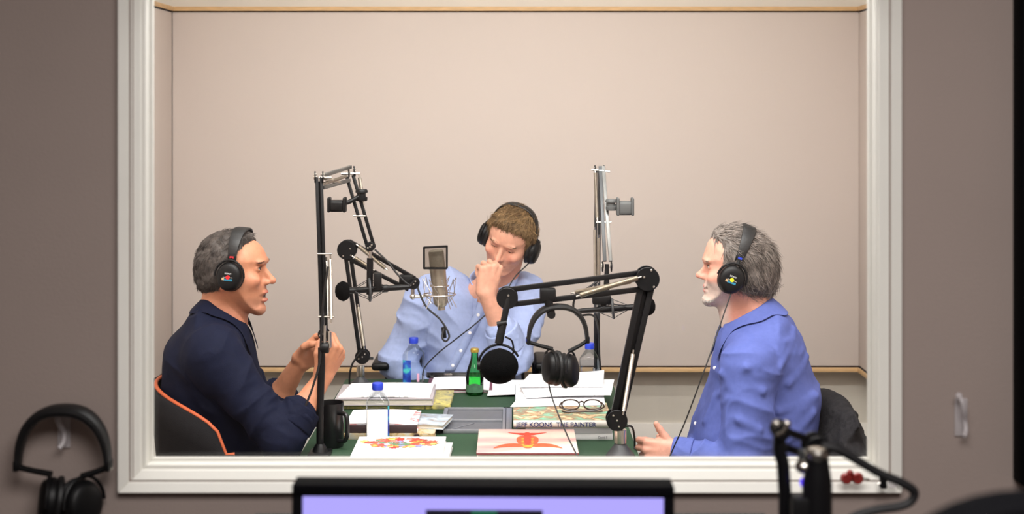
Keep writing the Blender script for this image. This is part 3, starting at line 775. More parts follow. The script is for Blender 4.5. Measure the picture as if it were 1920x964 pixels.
# arm D, near right corner
tD = thing('boom_stand', 'large black microphone arm arching across from the near right table corner', 'boom stand', P(1163, 858, 3.80), group='folding microphone arms')
bD = P(1163, 858, 3.80); bD.z = TZ
cone_base(tD, bD, .042, .042, .016, .038)
jD = P(1156, 786, 3.80)
joint(tD, jD, .030, YAX, .036, bolts=((.0, 0), (.6, 2.2), (.6, 5.0)))
eD = P(1213, 522, 3.78)
MB().bar(P(1148, 790, 3.80), P(1205, 520, 3.78), .017, .020, YAX, .002).build('arm_bar', M_blackm, tD)
MB().bar(P(1166, 780, 3.80), P(1225, 522, 3.78), .017, .020, YAX, .002).build('arm_bar', M_blackm, tD)
MB().bar(P(1157, 785, 3.815), P(1215, 522, 3.795), .022, .008, YAX, .002).build('cover_strip', M_blackm, tD)
spring(tD, P(1188, 656, 3.765), P(1168, 778, 3.775), .0065, 54)
joint(tD, eD, .034, YAX, .040, bolts=((.35, 2.6), (.8, 1.2), (.8, 5.4)))
xD = P(951, 558, 3.74)
MB().bar(P(1205, 511, 3.78), P(958, 543, 3.74), .014, .014, (0, 0, 1), .001).build('arm_bar', M_blackm, tD)
MB().bar(P(1205, 542, 3.78), P(958, 571, 3.74), .014, .014, (0, 0, 1), .001).build('arm_bar', M_blackm, tD)
spring(tD, P(1203, 519, 3.755), P(1080, 556, 3.735), .0075, 60)
spring(tD, P(1190, 527, 3.800), P(1070, 550, 3.775), .0065, 60)
joint(tD, xD, .030, YAX, .034, bolts=((.3, 1.2),))
MB().tube([P(953, 556, 3.73), P(947, 590, 3.72), P(942, 612, 3.72)], [.009, .009, .009], 12).build('drop_stem', M_blackm, tD)
MB().tube([P(943, 606, 3.72), P(935, 645, 3.71)], .0115, 12).build('drop_grip', M_black, tD)
MB().lathe([(.001, -.014), (.008, -.014), (.008, .014), (.001, .014)], P(941, 607, 3.715), (1, 0, .2), 12).build('lock_knob', M_black, tD)
bmic = thing('microphone', 'microphone with a large round black foam ball hanging over the table', 'microphone', P(935, 660, 3.71), group='foam covered studio microphones')
fc = P(936, 687, 3.70)
mbq = MB(); mbq.ball(fc, .0535, 36, 22, (1, 1, .90)); mbq.build('foam_ball', M_foam, bmic)
yk = [fc + Vector((-.058 * math.cos(a_), .012, .058 * math.sin(a_))) for a_ in [math.pi * (k / 14 * .92 - .06) for k in range(15)]]
MB().tube(yk, .0035, 8).build('yoke', M_blackm, bmic)
MB().lathe([(.001, -.006), (.012, -.006), (.013, 0), (.012, .006), (.001, .006)], fc + Vector((-.055, .008, 0)), (1, 0, 0), 16).build('yoke_knob', M_black, bmic)
MB().tube([fc + Vector((0, .04, 0)), fc + Vector((.0, .13, .01))], .018, 14).build('body', M_blackm, bmic)
cable([P(948, 632, 3.73), P(960, 640, 3.75), P(962, 662, 3.77), P(950, 672, 3.80), P(942, 680, 3.80)], .0026, 'short black cable from the drooping arm into the foam ball microphone')
cable([P(1170, 800, 3.85), P(1184, 800, 3.86), P(1189, 815, 3.88), P(1190, 838, 3.90), P(1186, 852, 3.86), P(1180, 866, 3.78), P(1176, 876, 3.74)], .003, 'black cable curling beside the base of the near right arm')
# hook and hanging headphones
hk = thing('headphone_hook', 'black headphone hook on the lower bar of the near right arm', 'hook', P(1028, 550, 3.74), group='clip-on headphone hooks')
MB().box(P(1027, 552, 3.74), (.045, .034, .036), None, .006).build('clamp', M_black, hk)
MB().tube([P(1028, 560, 3.735), P(1030, 575, 3.735), P(1034, 592, 3.74)], .012, 12).build('stub', M_black, hk)
MB().lathe([(.004, -.012), (.0105, -.012), (.0115, 0), (.0105, .012), (.004, .012)], P(1034, 590, 3.735), YAX, 18).build('ring_end', M_black, hk)
hm = basis(P(1046, 686, 3.745), (.985, .17, 0), (0, 0, 1))          # local right -> world +X
HM = Matrix.Translation(P(1046, 682, 3.745)) @ Matrix.Rotation(R(-83), 4, 'Z')
headphones(HM, 'black studio headphones dangling from the hook of the near right arm', a=.083, top=.160, z0=.062,
           cups=[((.0, .030, -.020), (.45, .85, .1)), ((.0, -.014, -.012), (.25, -.95, .1))], mark=M_blue, rs=1.06, pad=2.2)
cable([P(1028, 716, 3.74), P(1034, 742, 3.72), P(1046, 775, 3.68), P(1066, 822, 3.64), P(1086, 862, 3.60), P(1100, 892, 3.55)], .0022, 'thin black lead falling from the dangling headphones across the pink book')
# leads on the left arm
cable([P(615, 500, 3.79), P(607, 560, 3.79), P(602, 630, 3.79), P(599, 680, 3.79), P(585, 730, 3.78), P(568, 775, 3.77), P(560, 820, 3.76), P(556, 880, 3.75)], .0032, 'black cable drooping from the near left arm past the sleeve')
cable([P(677, 660, 4.74), P(662, 680, 4.74), P(656, 700, 4.74), P(655, 722, 4.75)], .0035, 'black cable looping beside the far left arm base')
# ------------------------------------------------------------------ bottles, mug, books, papers
def clear_plastic(name, tint, gain=1.0): return pane_glass(name, tint, 1.45, 0.02, gain)
M_pet = clear_plastic('clear_plastic', (.90, .925, .95), .5)
M_water = clear_plastic('water', (.93, .95, .965), .35)
M_cap = mat('blue_cap', (36, 62, 190), .4)
def label_mat(name):
    m, t, b = nt(name); L = t.links; tc = t.nodes.new('ShaderNodeTexCoord'); n = t.nodes.new('ShaderNodeTexNoise'); n.inputs['Scale'].default_value = 28
    L.new(tc.outputs['Object'], n.inputs['Vector']); cr = t.nodes.new('ShaderNodeValToRGB'); e = cr.color_ramp.elements
    e[0].position = .40; e[0].color = (*lin((34, 52, 150)), 1); e[1].position = .62; e[1].color = (*lin((70, 190, 190)), 1)
    x = cr.color_ramp.elements.new(.52); x.color = (*lin((40, 88, 190)), 1)
    L.new(n.outputs['Fac'], cr.inputs[0]); L.new(cr.outputs[0], b.inputs['Base Color']); b.inputs['Roughness'].default_value = .4; return m
M_blabel = label_mat('blue_bottle_label'); M_wlabel = mat('white_label', (240, 240, 240), .5)
M_pink = mat('pink_flower_print', (225, 170, 200), .5)
def sq(r, z, n=32, e=.36, c=(0, 0), rot=0):
    out = []
    for k in range(n):
        a = 2 * math.pi * k / n; ca, sa = math.cos(a), math.sin(a)
        x = r * abs(ca) ** e * (1 if ca > 0 else -1); y = r * abs(sa) ** e * (1 if sa > 0 else -1)
        out.append(Vector((c[0] + x * math.cos(rot) - y * math.sin(rot), c[1] + x * math.sin(rot) + y * math.cos(rot), z)))
    return out
def loft(rows):
    n = len(rows[0]); mb = MB(); fs = []
    for i in range(len(rows) - 1):
        for k in range(n): fs.append((i * n + k, i * n + (k + 1) % n, (i + 1) * n + (k + 1) % n, (i + 1) * n + k))
    fs += [tuple(range(n - 1, -1, -1)), tuple((len(rows) - 1) * n + k for k in range(n))]
    return mb.add([p for r in rows for p in r], fs)
def bottle(label, x, y, fill, rot, kind, h=.18):
    t = thing('water_bottle', label, 'bottle', (x, y, TZ), group='plastic water bottles'); c = (x, y); k = h / .18
    Z = lambda z: TZ + z * k
    prof = [(.030, 0.001, .3), (.0335, .006, .34), (.0345, .02, .36), (.0345, .118, .36), (.0335, .124, .4), (.029, .134, .6), (.019, .150, 1), (.0145, .156, 1), (.0135, .162, 1), (.0135, .170, 1)]
    loft([sq(r * k, Z(z), 32, e, c, rot) for r, z, e in prof]).build('shell', M_pet, t)
    wz = fill
    loft([sq(r * k, Z(z), 32, e, c, rot) for r, z, e in [(.0295, .003, .3), (.0328, .008, .34), (.0336, .02, .36), (.0336, wz, .36)]]).build('water', M_water, t)
    MB().lathe([(.001, .160), (.0158, .160), (.0164, .162), (.0164, .178), (.0152, .180), (.001, .180)], Vector((x, y, TZ)), (0, 0, 1), 28).build('cap', M_cap, t)
    def patch(name, a0, a1, z0, z1, m, off=.0006):
        rows = []
        full = sq(.0345 * k + off, 0, 96, .36, c, rot)
        ks = [i for i in range(int(a0 * 96), int(a1 * 96) + 1)]
        for z in (z0, z1): rows.append([Vector((full[i % 96].x, full[i % 96].y, Z(z))) for i in ks])
        MB().grid(rows).build(name, m, t)
    if kind == 'white':      # white face panel, blue side
        patch('white_label', .625, .868, .022, .108, M_wlabel); patch('blue_label', .866, .98, .012, .118, M_blabel, .0008)
    elif kind == 'blue':
        patch('blue_label', .625, .752, .02, .105, M_blabel); patch('flower_print', .80, .87, .03, .06, M_pink)
    else:
        patch('blue_label', .625, .64, .02, .105, M_blabel)
    return t
bottle('water bottle with white label beside the flower book', (708 - 960) * 3.955 / FPX, 3.957, .10, R(4), 'white')
bottle('water bottle with blue label in front of the man leaning on his fist', (775 - 960) * 4.72 / FPX, 4.735, .085, R(-12), 'blue')
bottle('nearly bare clear water bottle behind the dangling headphones', (1106 - 960) * 4.607 / FPX, 4.625, .115, R(3), 'bare')
# green glass bottle
gx, gy = (890 - 960) * 4.63 / FPX, 4.63
M_gglass = pane_glass('green_glass', (.32, .84, .40), 1.5, .02, 1.0)
M_gliq = pane_glass('green_lit_drink', (.60, .97, .66), 1.33, .02, .4)
g = thing('green_bottle', 'small green glass bottle with gold cap in the middle of the table', 'bottle', (gx, gy, TZ))
G = lambda pr: [(r, z) for r, z in pr]
MB().lathe(G([(.001, .001), (.027, .001), (.0305, .005), (.031, .012), (.031, .062), (.029, .078), (.022, .100), (.0145, .122), (.0125, .138), (.0125, .150), (.001, .150)]), (gx, gy, TZ), (0, 0, 1), 32).build('shell', M_gglass, g)
MB().lathe(G([(.001, .004), (.026, .004), (.0295, .010), (.0297, .060), (.001, .060)]), (gx, gy, TZ), (0, 0, 1), 32).build('drink', M_gliq, g)
MB().lathe(G([(.001, .1505), (.0140, .1475), (.0150, .149), (.0148, .158), (.0130, .161), (.001, .161)]), (gx, gy, TZ), (0, 0, 1), 24).build('cap', mat('gold_cap', (190, 160, 70), .35, metal=.7), g)
rows = []
for z in (.012, .040):
    rows.append([Vector((gx + .0317 * math.cos(a), gy + .0317 * math.sin(a), TZ + z + (.004 * math.sin(a * 3) if z > .02 else 0))) for a in [R(200 + 7 * k) for k in range(20)]])
MB().grid(rows).build('paper_label', mat('dark_green_label', (70, 110, 84), .6, var=.2, vscale=60), g)
# mug
mx, my = (621 - 960) * 3.93 / FPX, 3.925
mug = thing('mug', 'tall black coffee mug behind the near left arm', 'mug', (mx, my, TZ))
M_mug = mat('black_glaze', (22, 22, 24), .28, var=.1, vscale=20)
MB().lathe([(.001, .0), (.034, .0), (.037, .004), (.038, .126), (.0375, .130), (.0355, .129), (.0345, .12), (.0335, .012), (.001, .010)], (mx, my, TZ), (0, 0, 1), 36).build('cup', M_mug, mug)
MB().tube(catmull([Vector((mx + .036 * .7, my - .036 * .7, TZ + .103)), Vector((mx + .048, my - .048, TZ + .105)), Vector((mx + .055, my - .055, TZ + .085)), Vector((mx + .054, my - .054, TZ + .045)), Vector((mx + .044, my - .044, TZ + .026)), Vector((mx + .025, my - .025, TZ + .022))], 6), .0065, 10).build('handle', M_mug, mug)
MB().lathe([(.001, .098), (.0335, .098), (.0335, .1), (.001, .1)], (mx, my, TZ), (0, 0, 1), 30).build('coffee', mat('coffee', (34, 22, 16), .15), mug)

def cover_mat(name, cols, scale=18, bg=None, thr=.5, seed=0.0, kind='noise', dist=1.5):
    m, t, b = nt(name); L = t.links; tc = t.nodes.new('ShaderNodeTexCoord'); mp = t.nodes.new('ShaderNodeMapping'); mp.inputs['Location'].default_value = (seed, seed * .7, 0)
    L.new(tc.outputs['Object'], mp.inputs[0]); n = t.nodes.new('ShaderNodeTexNoise'); n.inputs['Scale'].default_value = scale; n.inputs['Detail'].default_value = 4; n.inputs['Distortion'].default_value = dist
    L.new(mp.outputs[0], n.inputs['Vector']); cr = t.nodes.new('ShaderNodeValToRGB'); el = cr.color_ramp.elements
    k = len(cols)
    for i, c in enumerate(cols):
        e = el[i] if i < 2 else el.new(.5)
        e.position = .3 + .4 * i / (k - 1); e.color = (*lin(c), 1)
    L.new(n.outputs['Fac'], cr.inputs[0]); L.new(cr.outputs[0], b.inputs['Base Color']); b.inputs['Roughness'].default_value = .35; return m
M_whitecover = mat('white_cover', (240, 240, 240), .4, var=.015, vscale=20)
M_greycover = mat('grey_cover', (206, 206, 210), .4)
def book(name, label, x0, x1, y0, y1, z0, z1, mcover, rot=0, spine='none', bt=.003, mspine=None, group='books on the studio table', mpages=None):
    "hardback or magazine lying flat: two boards, page block, spine on the named side"
    c = Vector(((x0 + x1) / 2, (y0 + y1) / 2, z0)); m = Matrix.Translation(c) @ Matrix.Rotation(rot, 4, 'Z')
    t = thing(name, label, 'book' if name == 'book' else 'magazine', m=m, group=group)
    W_, D_ = (x1 - x0) / 2, (y1 - y0) / 2; h = z1 - z0
    L = lambda mb, nm, mt: mb.build(nm, mt, t, local=True)
    L(MB().bx(-W_, W_, -D_, D_, 0, bt, .0008), 'back_cover', mcover)
    L(MB().bx(-W_, W_, -D_, D_, h - bt, h, .0008), 'front_cover', mcover)
    i = .004
    s = {'front': (0, 1), 'left': (1, 0), 'right': (1, 0), 'back': (0, 1), 'none': (1, 1)}[spine]
    L(MB().bx(-W_ + (i if spine != 'left' else .002), W_ - (i if spine != 'right' else .002), -D_ + (i if spine != 'front' else .002), D_ - i, bt, h - bt), 'page_block', mpages or M_pages)
    ms = mspine or mcover
    if spine == 'front': L(MB().bx(-W_, W_, -D_ - .001, -D_ + .002, 0, h, .001), 'spine', ms)
    if spine == 'left': L(MB().bx(-W_ - .001, -W_ + .002, -D_, D_, 0, h, .001), 'spine', ms)
    if spine == 'right': L(MB().bx(W_ - .002, W_ + .001, -D_, D_, 0, h, .001), 'spine', ms)
    return t
def print_mat():
    m, t, b = nt('printed_page'); L = t.links; tc = t.nodes.new('ShaderNodeTexCoord'); sp = t.nodes.new('ShaderNodeSeparateXYZ'); L.new(tc.outputs['Object'], sp.inputs[0])
    w_ = t.nodes.new('ShaderNodeMath'); w_.operation = 'MULTIPLY'; w_.inputs[1].default_value = 560; L.new(sp.outputs['Y'], w_.inputs[0])
    sn = t.nodes.new('ShaderNodeMath'); sn.operation = 'SINE'; L.new(w_.outputs[0], sn.inputs[0])
    gt = t.nodes.new('ShaderNodeMath'); gt.operation = 'GREATER_THAN'; gt.inputs[1].default_value = .1; L.new(sn.outputs[0], gt.inputs[0])
    n = t.nodes.new('ShaderNodeTexNoise'); n.inputs['Scale'].default_value = 90; L.new(tc.outputs['Object'], n.inputs['Vector'])
    g2 = t.nodes.new('ShaderNodeMath'); g2.operation = 'GREATER_THAN'; g2.inputs[1].default_value = .46; L.new(n.outputs['Fac'], g2.inputs[0])
    mu = t.nodes.new('ShaderNodeMath'); mu.operation = 'MULTIPLY'; L.new(gt.outputs[0], mu.inputs[0]); L.new(g2.outputs[0], mu.inputs[1])
    ab = t.nodes.new('ShaderNodeMath'); ab.operation = 'ABSOLUTE'; L.new(sp.outputs['X'], ab.inputs[0])
    lt = t.nodes.new('ShaderNodeMath'); lt.operation = 'LESS_THAN'; lt.inputs[1].default_value = .085; L.new(ab.outputs[0], lt.inputs[0])
    m2 = t.nodes.new('ShaderNodeMath'); m2.operation = 'MULTIPLY'; L.new(mu.outputs[0], m2.inputs[0]); L.new(lt.outputs[0], m2.inputs[1])
    m3 = t.nodes.new('ShaderNodeMath'); m3.operation = 'MULTIPLY'; m3.inputs[1].default_value = .35; L.new(m2.outputs[0], m3.inputs[0])
    mx_ = t.nodes.new('ShaderNodeMix'); mx_.data_type = 'RGBA'; mx_.inputs[6].default_value = (*lin((246, 244, 246)), 1); mx_.inputs[7].default_value = (*lin((90, 90, 96)), 1)
    L.new(m3.outputs[0], mx_.inputs[0]); L.new(mx_.outputs[2], b.inputs['Base Color']); b.inputs['Roughness'].default_value = .8; return m
M_print = print_mat()
def sheet(label, corners, z, th=.0016, mt=None, curl=0.0, lift=None, group='white papers on the studio table', name='paper_sheet'):
    "a slightly bowed sheet (or thin stapled document); corners front-left, front-right, back-right, back-left as (x, y)"
    fl, fr_, br, bl = [Vector((*c, 0)) for c in corners]; lf = lift or (0, 0, 0, 0); n = 8
    top = []; bot = []
    for i in range(n + 1):
        v = i / n; r1 = []; r2 = []
        for j in range(n + 1):
            u = j / n
            p = (fl * (1 - u) + fr_ * u) * (1 - v) + (bl * (1 - u) + br * u) * v
            zz = z + ((lf[0] * (1 - u) ** 2 + lf[1] * u ** 2) * (1 - v) + (lf[3] * (1 - u) ** 2 + lf[2] * u ** 2) * v) + curl * math.sin(math.pi * u)
            r1.append(Vector((p.x, p.y, zz + th))); r2.append(Vector((p.x, p.y, zz)))
        top.append(r1); bot.append(r2)
    mb = MB(); mb.grid(top); mb.grid([list(reversed(r)) for r in bot])
    edge_t = [top[0], [r[-1] for r in top], list(reversed(top[-1])), [r[0] for r in reversed(top)]]
    edge_b = [bot[0], [r[-1] for r in bot], list(reversed(bot[-1])), [r[0] for r in reversed(bot)]]
    for a_, b_ in zip(edge_t, edge_b): mb.grid([b_, a_])
    c = (fl + fr_ + br + bl) / 4
    o = mb.build(name, mt or M_paper, base=(c.x, c.y, z)); return tag(o, label, 'paper', group)

# two white books in front of the window on the left, bouquet cover
book('book', 'plain white book under the flower book, jutting out to the right', -.428, -.176, 3.685, 3.910, TZ, TZ + .016, M_whitecover, R(-1.5), 'left')
fb = book('book', 'white book with a bouquet of flowers on its cover', -.447, -.193, 3.668, 3.912, TZ + .016, TZ + .032, M_whitecover, 0, 'left')
rnd = random.Random(5); zc = TZ + .032
fcols = [(222, 104, 58), (232, 160, 60), (196, 54, 46), (226, 130, 112), (140, 144, 190), (236, 190, 110), (206, 84, 60), (186, 74, 54), (98, 132, 92)]
for i in range(120):
    a_ = rnd.random() * 2 * math.pi; q = rnd.random() ** .6
    x = -.325 + .105 * q * math.cos(a_); y = 3.836 + .054 * q * math.sin(a_); r_ = .006 + .0085 * rnd.random(); c_ = fcols[i % 9]
    pr = []; n5 = 5 + i % 3
    ring_ = [Vector((x + r_ * (1 + .28 * math.cos(n5 * 2 * math.pi * k / 30)) * math.cos(2 * math.pi * k / 30), y + r_ * (1 + .28 * math.cos(n5 * 2 * math.pi * k / 30)) * math.sin(2 * math.pi * k / 30), zc + .0003 + .00001 * i)) for k in range(30)]
    MB().add(ring_, [tuple(range(30))]).build('printed_flower', mat('flower_ink_%d' % (i % 9), c_, .5, var=.25, vscale=160), fb, smooth=False)
vs_ = [Vector((-.325 + sx_ * .032 * wv, yy, zc + .0003)) for sx_, wv, yy in ((-1, 1, 3.775), (1, 1, 3.775), (1, 1.1, 3.75), (1, .7, 3.722), (-1, .7, 3.722), (-1, 1.1, 3.75))]
MB().add(vs_, [tuple(range(6))]).build('printed_vase', mat('vase_ink', (214, 216, 220), .5, var=.08, vscale=80), fb, smooth=False)
# thick book with the orange creature-like blot
def pink_mat():
    m, t, b = nt('pink_dotted_cover'); L = t.links; tc = t.nodes.new('ShaderNodeTexCoord'); n = t.nodes.new('ShaderNodeTexNoise'); n.inputs['Scale'].default_value = 9; n.inputs['Detail'].default_value = 3
    mp = t.nodes.new('ShaderNodeMapping'); mp.inputs['Scale'].default_value = (.35, 1.6, 1); L.new(tc.outputs['Object'], mp.inputs[0]); L.new(mp.outputs[0], n.inputs['Vector'])
    cr = t.nodes.new('ShaderNodeValToRGB'); e = cr.color_ramp.elements; e[0].position = .36; e[0].color = (*lin((206, 160, 160)), 1); e[1].position = .60; e[1].color = (*lin((250, 226, 210)), 1)
    L.new(n.outputs['Fac'], cr.inputs[0]); ck = t.nodes.new('ShaderNodeTexChecker'); ck.inputs['Scale'].default_value = 330; L.new(tc.outputs['Object'], ck.inputs['Vector'])
    ck.inputs['Color1'].default_value = (1, 1, 1, 1); ck.inputs['Color2'].default_value = (.84, .74, .72, 1)
    mx_ = t.nodes.new('ShaderNodeMix'); mx_.data_type = 'RGBA'; mx_.blend_type = 'MULTIPLY'; mx_.inputs[0].default_value = .8
    L.new(cr.outputs[0], mx_.inputs[6]); L.new(ck.outputs['Color'], mx_.inputs[7]); L.new(mx_.outputs[2], b.inputs['Base Color']); b.inputs['Roughness'].default_value = .4; return m
M_pinkc = pink_mat()
lb = book('book', 'thick pink book with an orange winged blot on its cover', -.099, .1855, 3.708, 3.985, TZ, TZ + .036, M_pinkc, 0, 'none', .0035)
MB().bx(-.099, .1855, 3.7065, 3.7085, TZ + .0315, TZ + .0363).build('cover_edge', mat('maroon_edge', (128, 52, 56), .5), lb)
M_or = mat('orange_ink', (232, 96, 52), .45, var=.22, vscale=90); M_or2 = mat('deep_orange_ink', (222, 66, 40), .45, var=.2, vscale=120); M_go = mat('golden_ink', (244, 176, 60), .45, var=.3, vscale=150)
zc2 = TZ + .0364
def blot(pts, m, dz, nm='printed_shape'):
    p = catmull([Vector((.045 + x, 3.845 + y, zc2 + dz)) for x, y in pts], 5, True)
    MB().add(p, [tuple(range(len(p)))]).build(nm, m, lb, smooth=False)
blot([(-.026, .045), (0, .06), (.026, .045), (.032, .01), (.026, -.035), (.012, -.075), (0, -.085), (-.012, -.075), (-.026, -.035), (-.032, .01)], M_or, .0003)
for s in (1, -1):
    blot([(s * .012, -.045), (s * .04, -.03), (s * .075, -.045), (s * .098, -.085), (s * .075, -.075), (s * .045, -.07), (s * .02, -.07)], M_or, .0002)
    blot([(s * .004, .088), (s * .03, .092), (s * .058, .096), (s * .03, .075), (s * .012, .062)], M_or2, .0002)
    for k in range(5): blot([(s * .014 + dx, .025 - k * .018 + dy) for dx, dy in ((-.005, 0), (0, .006), (.005, 0), (0, -.006))], M_go, .0006)
blot([(-.008, .09), (.008, .09), (.011, .02), (.006, -.04), (-.006, -.04), (-.011, .02)], M_or2, .0004)
blot([(-.014, -.058), (0, -.05), (.014, -.058), (.008, -.076), (-.008, -.076)], M_go, .0005)
# right stack
book('book', 'wide white book at the bottom of the stack under the glasses', .055, .303, 4.003, 4.225, TZ, TZ + .018, M_whitecover, 0, 'front')
wb2 = book('book', 'thin white book between the wide white book and the painting book', .040, .300, 4.001, 4.225, TZ + .018, TZ + .037, M_greycover, R(.6), 'front')
text_mesh('lettering', 'David S', .009, basis((.272, 3.9990, TZ + .0075), (1, 0, 0), (0, 0, 1)), mat('grey_print', (120, 120, 126), .6), wb2)
M_paintc = cover_mat('painted_cover', [(120, 190, 160), (236, 214, 170), (150, 110, 80), (240, 236, 210), (214, 110, 70), (120, 200, 170)], 16, seed=2.3)
M_spine = mat('silver_white_spine', (214, 210, 202), .4, var=.05, vscale=30)
kb = book('book', 'art book with blue lettering on its pale spine and a painted cover', .004, .300, 3.996, 4.235, TZ + .037, TZ + .060, M_paintc, 0, 'front', .003, M_spine)
MB().tube([(.004, 3.998, TZ + .0485), (.300, 3.998, TZ + .0485)], .0108, 16).build('rounded_spine', M_spine, kb)
text_mesh('lettering', 'JEFF KOONS  THE PAINTER', .0192, basis((.132, 3.9868, TZ + .0482), (1, 0, 0), (0, 0, 1)), mat('navy_print', (34, 48, 110), .5), kb, ext=.0004, sx=1.03)
# eyeglasses lying on it
gc = Vector((.215, 4.115, TZ + .064)); gl = thing('eyeglasses', 'tortoiseshell eyeglasses lying folded on the painted book cover', 'glasses', gc)
M_tort = mat('tortoiseshell', (46, 28, 20), .3, var=.5, vscale=90); M_lens = pane_glass('lens', (.95, .95, .95), 1.5, 0, 1.0)
for s in (-1, 1):
    q = [gc + Vector((s * .034 + .027 * abs(math.cos(a)) ** .8 * (1 if math.cos(a) > 0 else -1), .004 + .010 * math.sin(a), .015 + .013 * math.sin(a))) for a in [2 * math.pi * k / 28 for k in range(28)]]
    MB().tube(q, .0024, 8, closed=True).build('rim', M_tort, gl)
    MB().add(q, [tuple(range(28))]).build('lens', M_lens, gl, smooth=False)
    MB().tube(catmull([gc + Vector((s * .062, .008, .021)), gc + Vector((s * .066, -.02, .012)), gc + Vector((s * .02, -.034, .004)), gc + Vector((-s * .045, -.038 - .004 * s, .003)), gc + Vector((-s * .062, -.030, .003))], 6), .0024, 8).build('temple', M_tort, gl)
MB().tube([gc + Vector((-.009, .003, .022)), gc + Vector((0, .001, .026)), gc + Vector((.009, .003, .022))], .0024, 8).build('bridge', M_tort, gl)
# pale box file and loose papers behind the painted book
bf = thing('document_tray', 'pale blue grey box of documents behind the painted book', 'box', (.15, 4.42, TZ))
M_bluegrey = mat('pale_blue_card', (176, 188, 200), .6, var=.04)
MB().bx(.010, .300, 4.33, 4.58, TZ, TZ + .046, .003).build('box', M_bluegrey, bf)
MB().bx(.012, .298, 4.332, 4.578, TZ + .046, TZ + .056, .002).build('paper_pile', M_paper, bf)
sheet('white sheet poking out under the eyeglasses book pile top', [(-.005, 4.165), (.292, 4.19), (.300, 4.36), (.03, 4.345)], TZ + .0612, lift=(0, .0, 0, 0))
sheet('large white printed sheet draped over the blue grey document box', [(.045, 4.27), (.318, 4.285), (.345, 4.50), (.020, 4.52)], TZ + .066, .003, M_print, .004, (0, .006, .010, 0))
sheet('white sheet lifted at its far right corner on top of the document box', [(.020, 4.40), (.300, 4.38), (.318, 4.60), (.060, 4.61)], TZ + .073, .002, M_paper, .002, (0, .006, .016, 0))
sheet('loose white paper between the green bottle and the document box', [(-.085, 4.58), (.090, 4.60), (.12, 4.82), (-.07, 4.83)], TZ + .006, .003, M_paper, .002)
nb = book('book', 'open notebook lying in front of the man leaning on his fist', -.300, -.070, 4.655, 4.865, TZ, TZ + .010, mat('maroon_card', (120, 70, 84), .5), R(1), 'none', .002, mpages=M_paper)
sheet('white page on the open notebook behind the green bottle', [(-.292, 4.658), (-.080, 4.650), (-.078, 4.86), (-.285, 4.865)], TZ + .0105, .002, M_paper, .003)
# left rear stack
M_col1 = cover_mat('yellow_green_cover', [(90, 90, 70), (214, 200, 110), (230, 225, 210), (120, 120, 100)], 20, seed=.4)
M_grey2 = mat('grey_card', (176, 168, 172), .5)
book('magazine', 'yellow and grey magazine at the bottom of the far left pile', -.560, -.203, 4.408, 4.640, TZ, TZ + .014, M_col1, R(-1), 'front', .0015, group='magazines on the studio table')
book('book', 'grey covered book under printed pages in the far left pile', -.585, -.262, 4.395, 4.63, TZ + .014, TZ + .036, M_grey2, R(.5), 'none', .0025)
sheet('printed pages on top of the far left pile of books', [(-.574, 4.405), (-.272, 4.405), (-.270, 4.625), (-.556, 4.62)], TZ + .0365, .004, M_print, .003)
# left front stack
M_col2 = cover_mat('mixed_cover', [(60, 40, 40), (200, 170, 120), (120, 60, 60), (190, 190, 180)], 30, seed=4.0)
M_col3 = cover_mat('pale_blue_grey_cover', [(120, 140, 160), (214, 220, 226), (170, 184, 196), (230, 228, 222), (150, 130, 120)], 14, seed=6.1)
M_col4 = cover_mat('pink_blue_cover', [(240, 240, 244), (226, 90, 90), (246, 244, 246), (70, 110, 200), (246, 246, 246)], 9, seed=1.2)
book('book', 'dark backed book at the bottom of the near left pile', -.505, -.232, 4.003, 4.195, TZ, TZ + .018, M_col2, 0, 'front')
book('magazine', 'glossy pale blue magazine jutting out of the near left pile', -.300, -.196, 4.060, 4.205, TZ + .018, TZ + .031, M_col3, R(-10), 'none', .0012, group='magazines on the studio table')
book('magazine', 'magazine with red and blue cover under white pages in the near left pile', -.500, -.285, 4.008, 4.195, TZ + .019, TZ + .043, M_col4, 0, 'front', .0015, mat('dark_spine', (70, 52, 54), .5), group='magazines on the studio table')
sheet('white pages on top of the near left pile beside the water bottle', [(-.502, 4.012), (-.318, 4.012), (-.300, 4.19), (-.498, 4.19)], TZ + .044, .003, M_paper, .002)
pn = thing('pen', 'dark red pen lying near the blue labelled bottle', 'pen', P(740, 727, 4.74))
MB().tube([Vector((-.40, 4.700, TZ + .006)), Vector((-.372, 4.660, TZ + .006))], .004, 8).build('barrel', mat('dark_red', (96, 26, 30), .4), pn)
MB().tube([Vector((-.372, 4.660, TZ + .006)), Vector((-.369, 4.656, TZ + .006))], [.003, .001], 8).build('tip', M_chrome, pn)
# ------------------------------------------------------------------ control room foreground
# desk with a raised equipment shelf
DK = thing('control_desk', 'black control room desk with raised shelf below the window', 'desk', (0, 2.1, 0))
M_desk = mat('black_laminate', (24, 22, 22), .55, var=.1, vscale=20)
MB().bx(-1.25, 1.25, 1.35, 2.40, .70, .735, .004).build('desk_top', M_desk, DK)
for x in (-1.15, 0, 1.15): MB().bx(x - .02, x + .02, 1.45, 2.35, 0, .70, .003).build('leg_panel', M_desk, DK)
zs = EYE - (961 - 200) * 2.36 / FPX
MB().bx((466 - 960) * 2.30 / FPX, (1447 - 960) * 2.30 / FPX, 2.12, 2.36, zs - .03, zs, .003).build('raised_shelf', M_desk, DK)
for px in (500, 960, 1420): MB().bx((px - 960) * 2.3 / FPX - .012, (px - 960) * 2.3 / FPX + .012, 2.14, 2.34, .735, zs - .03).build('shelf_support', M_desk, DK)
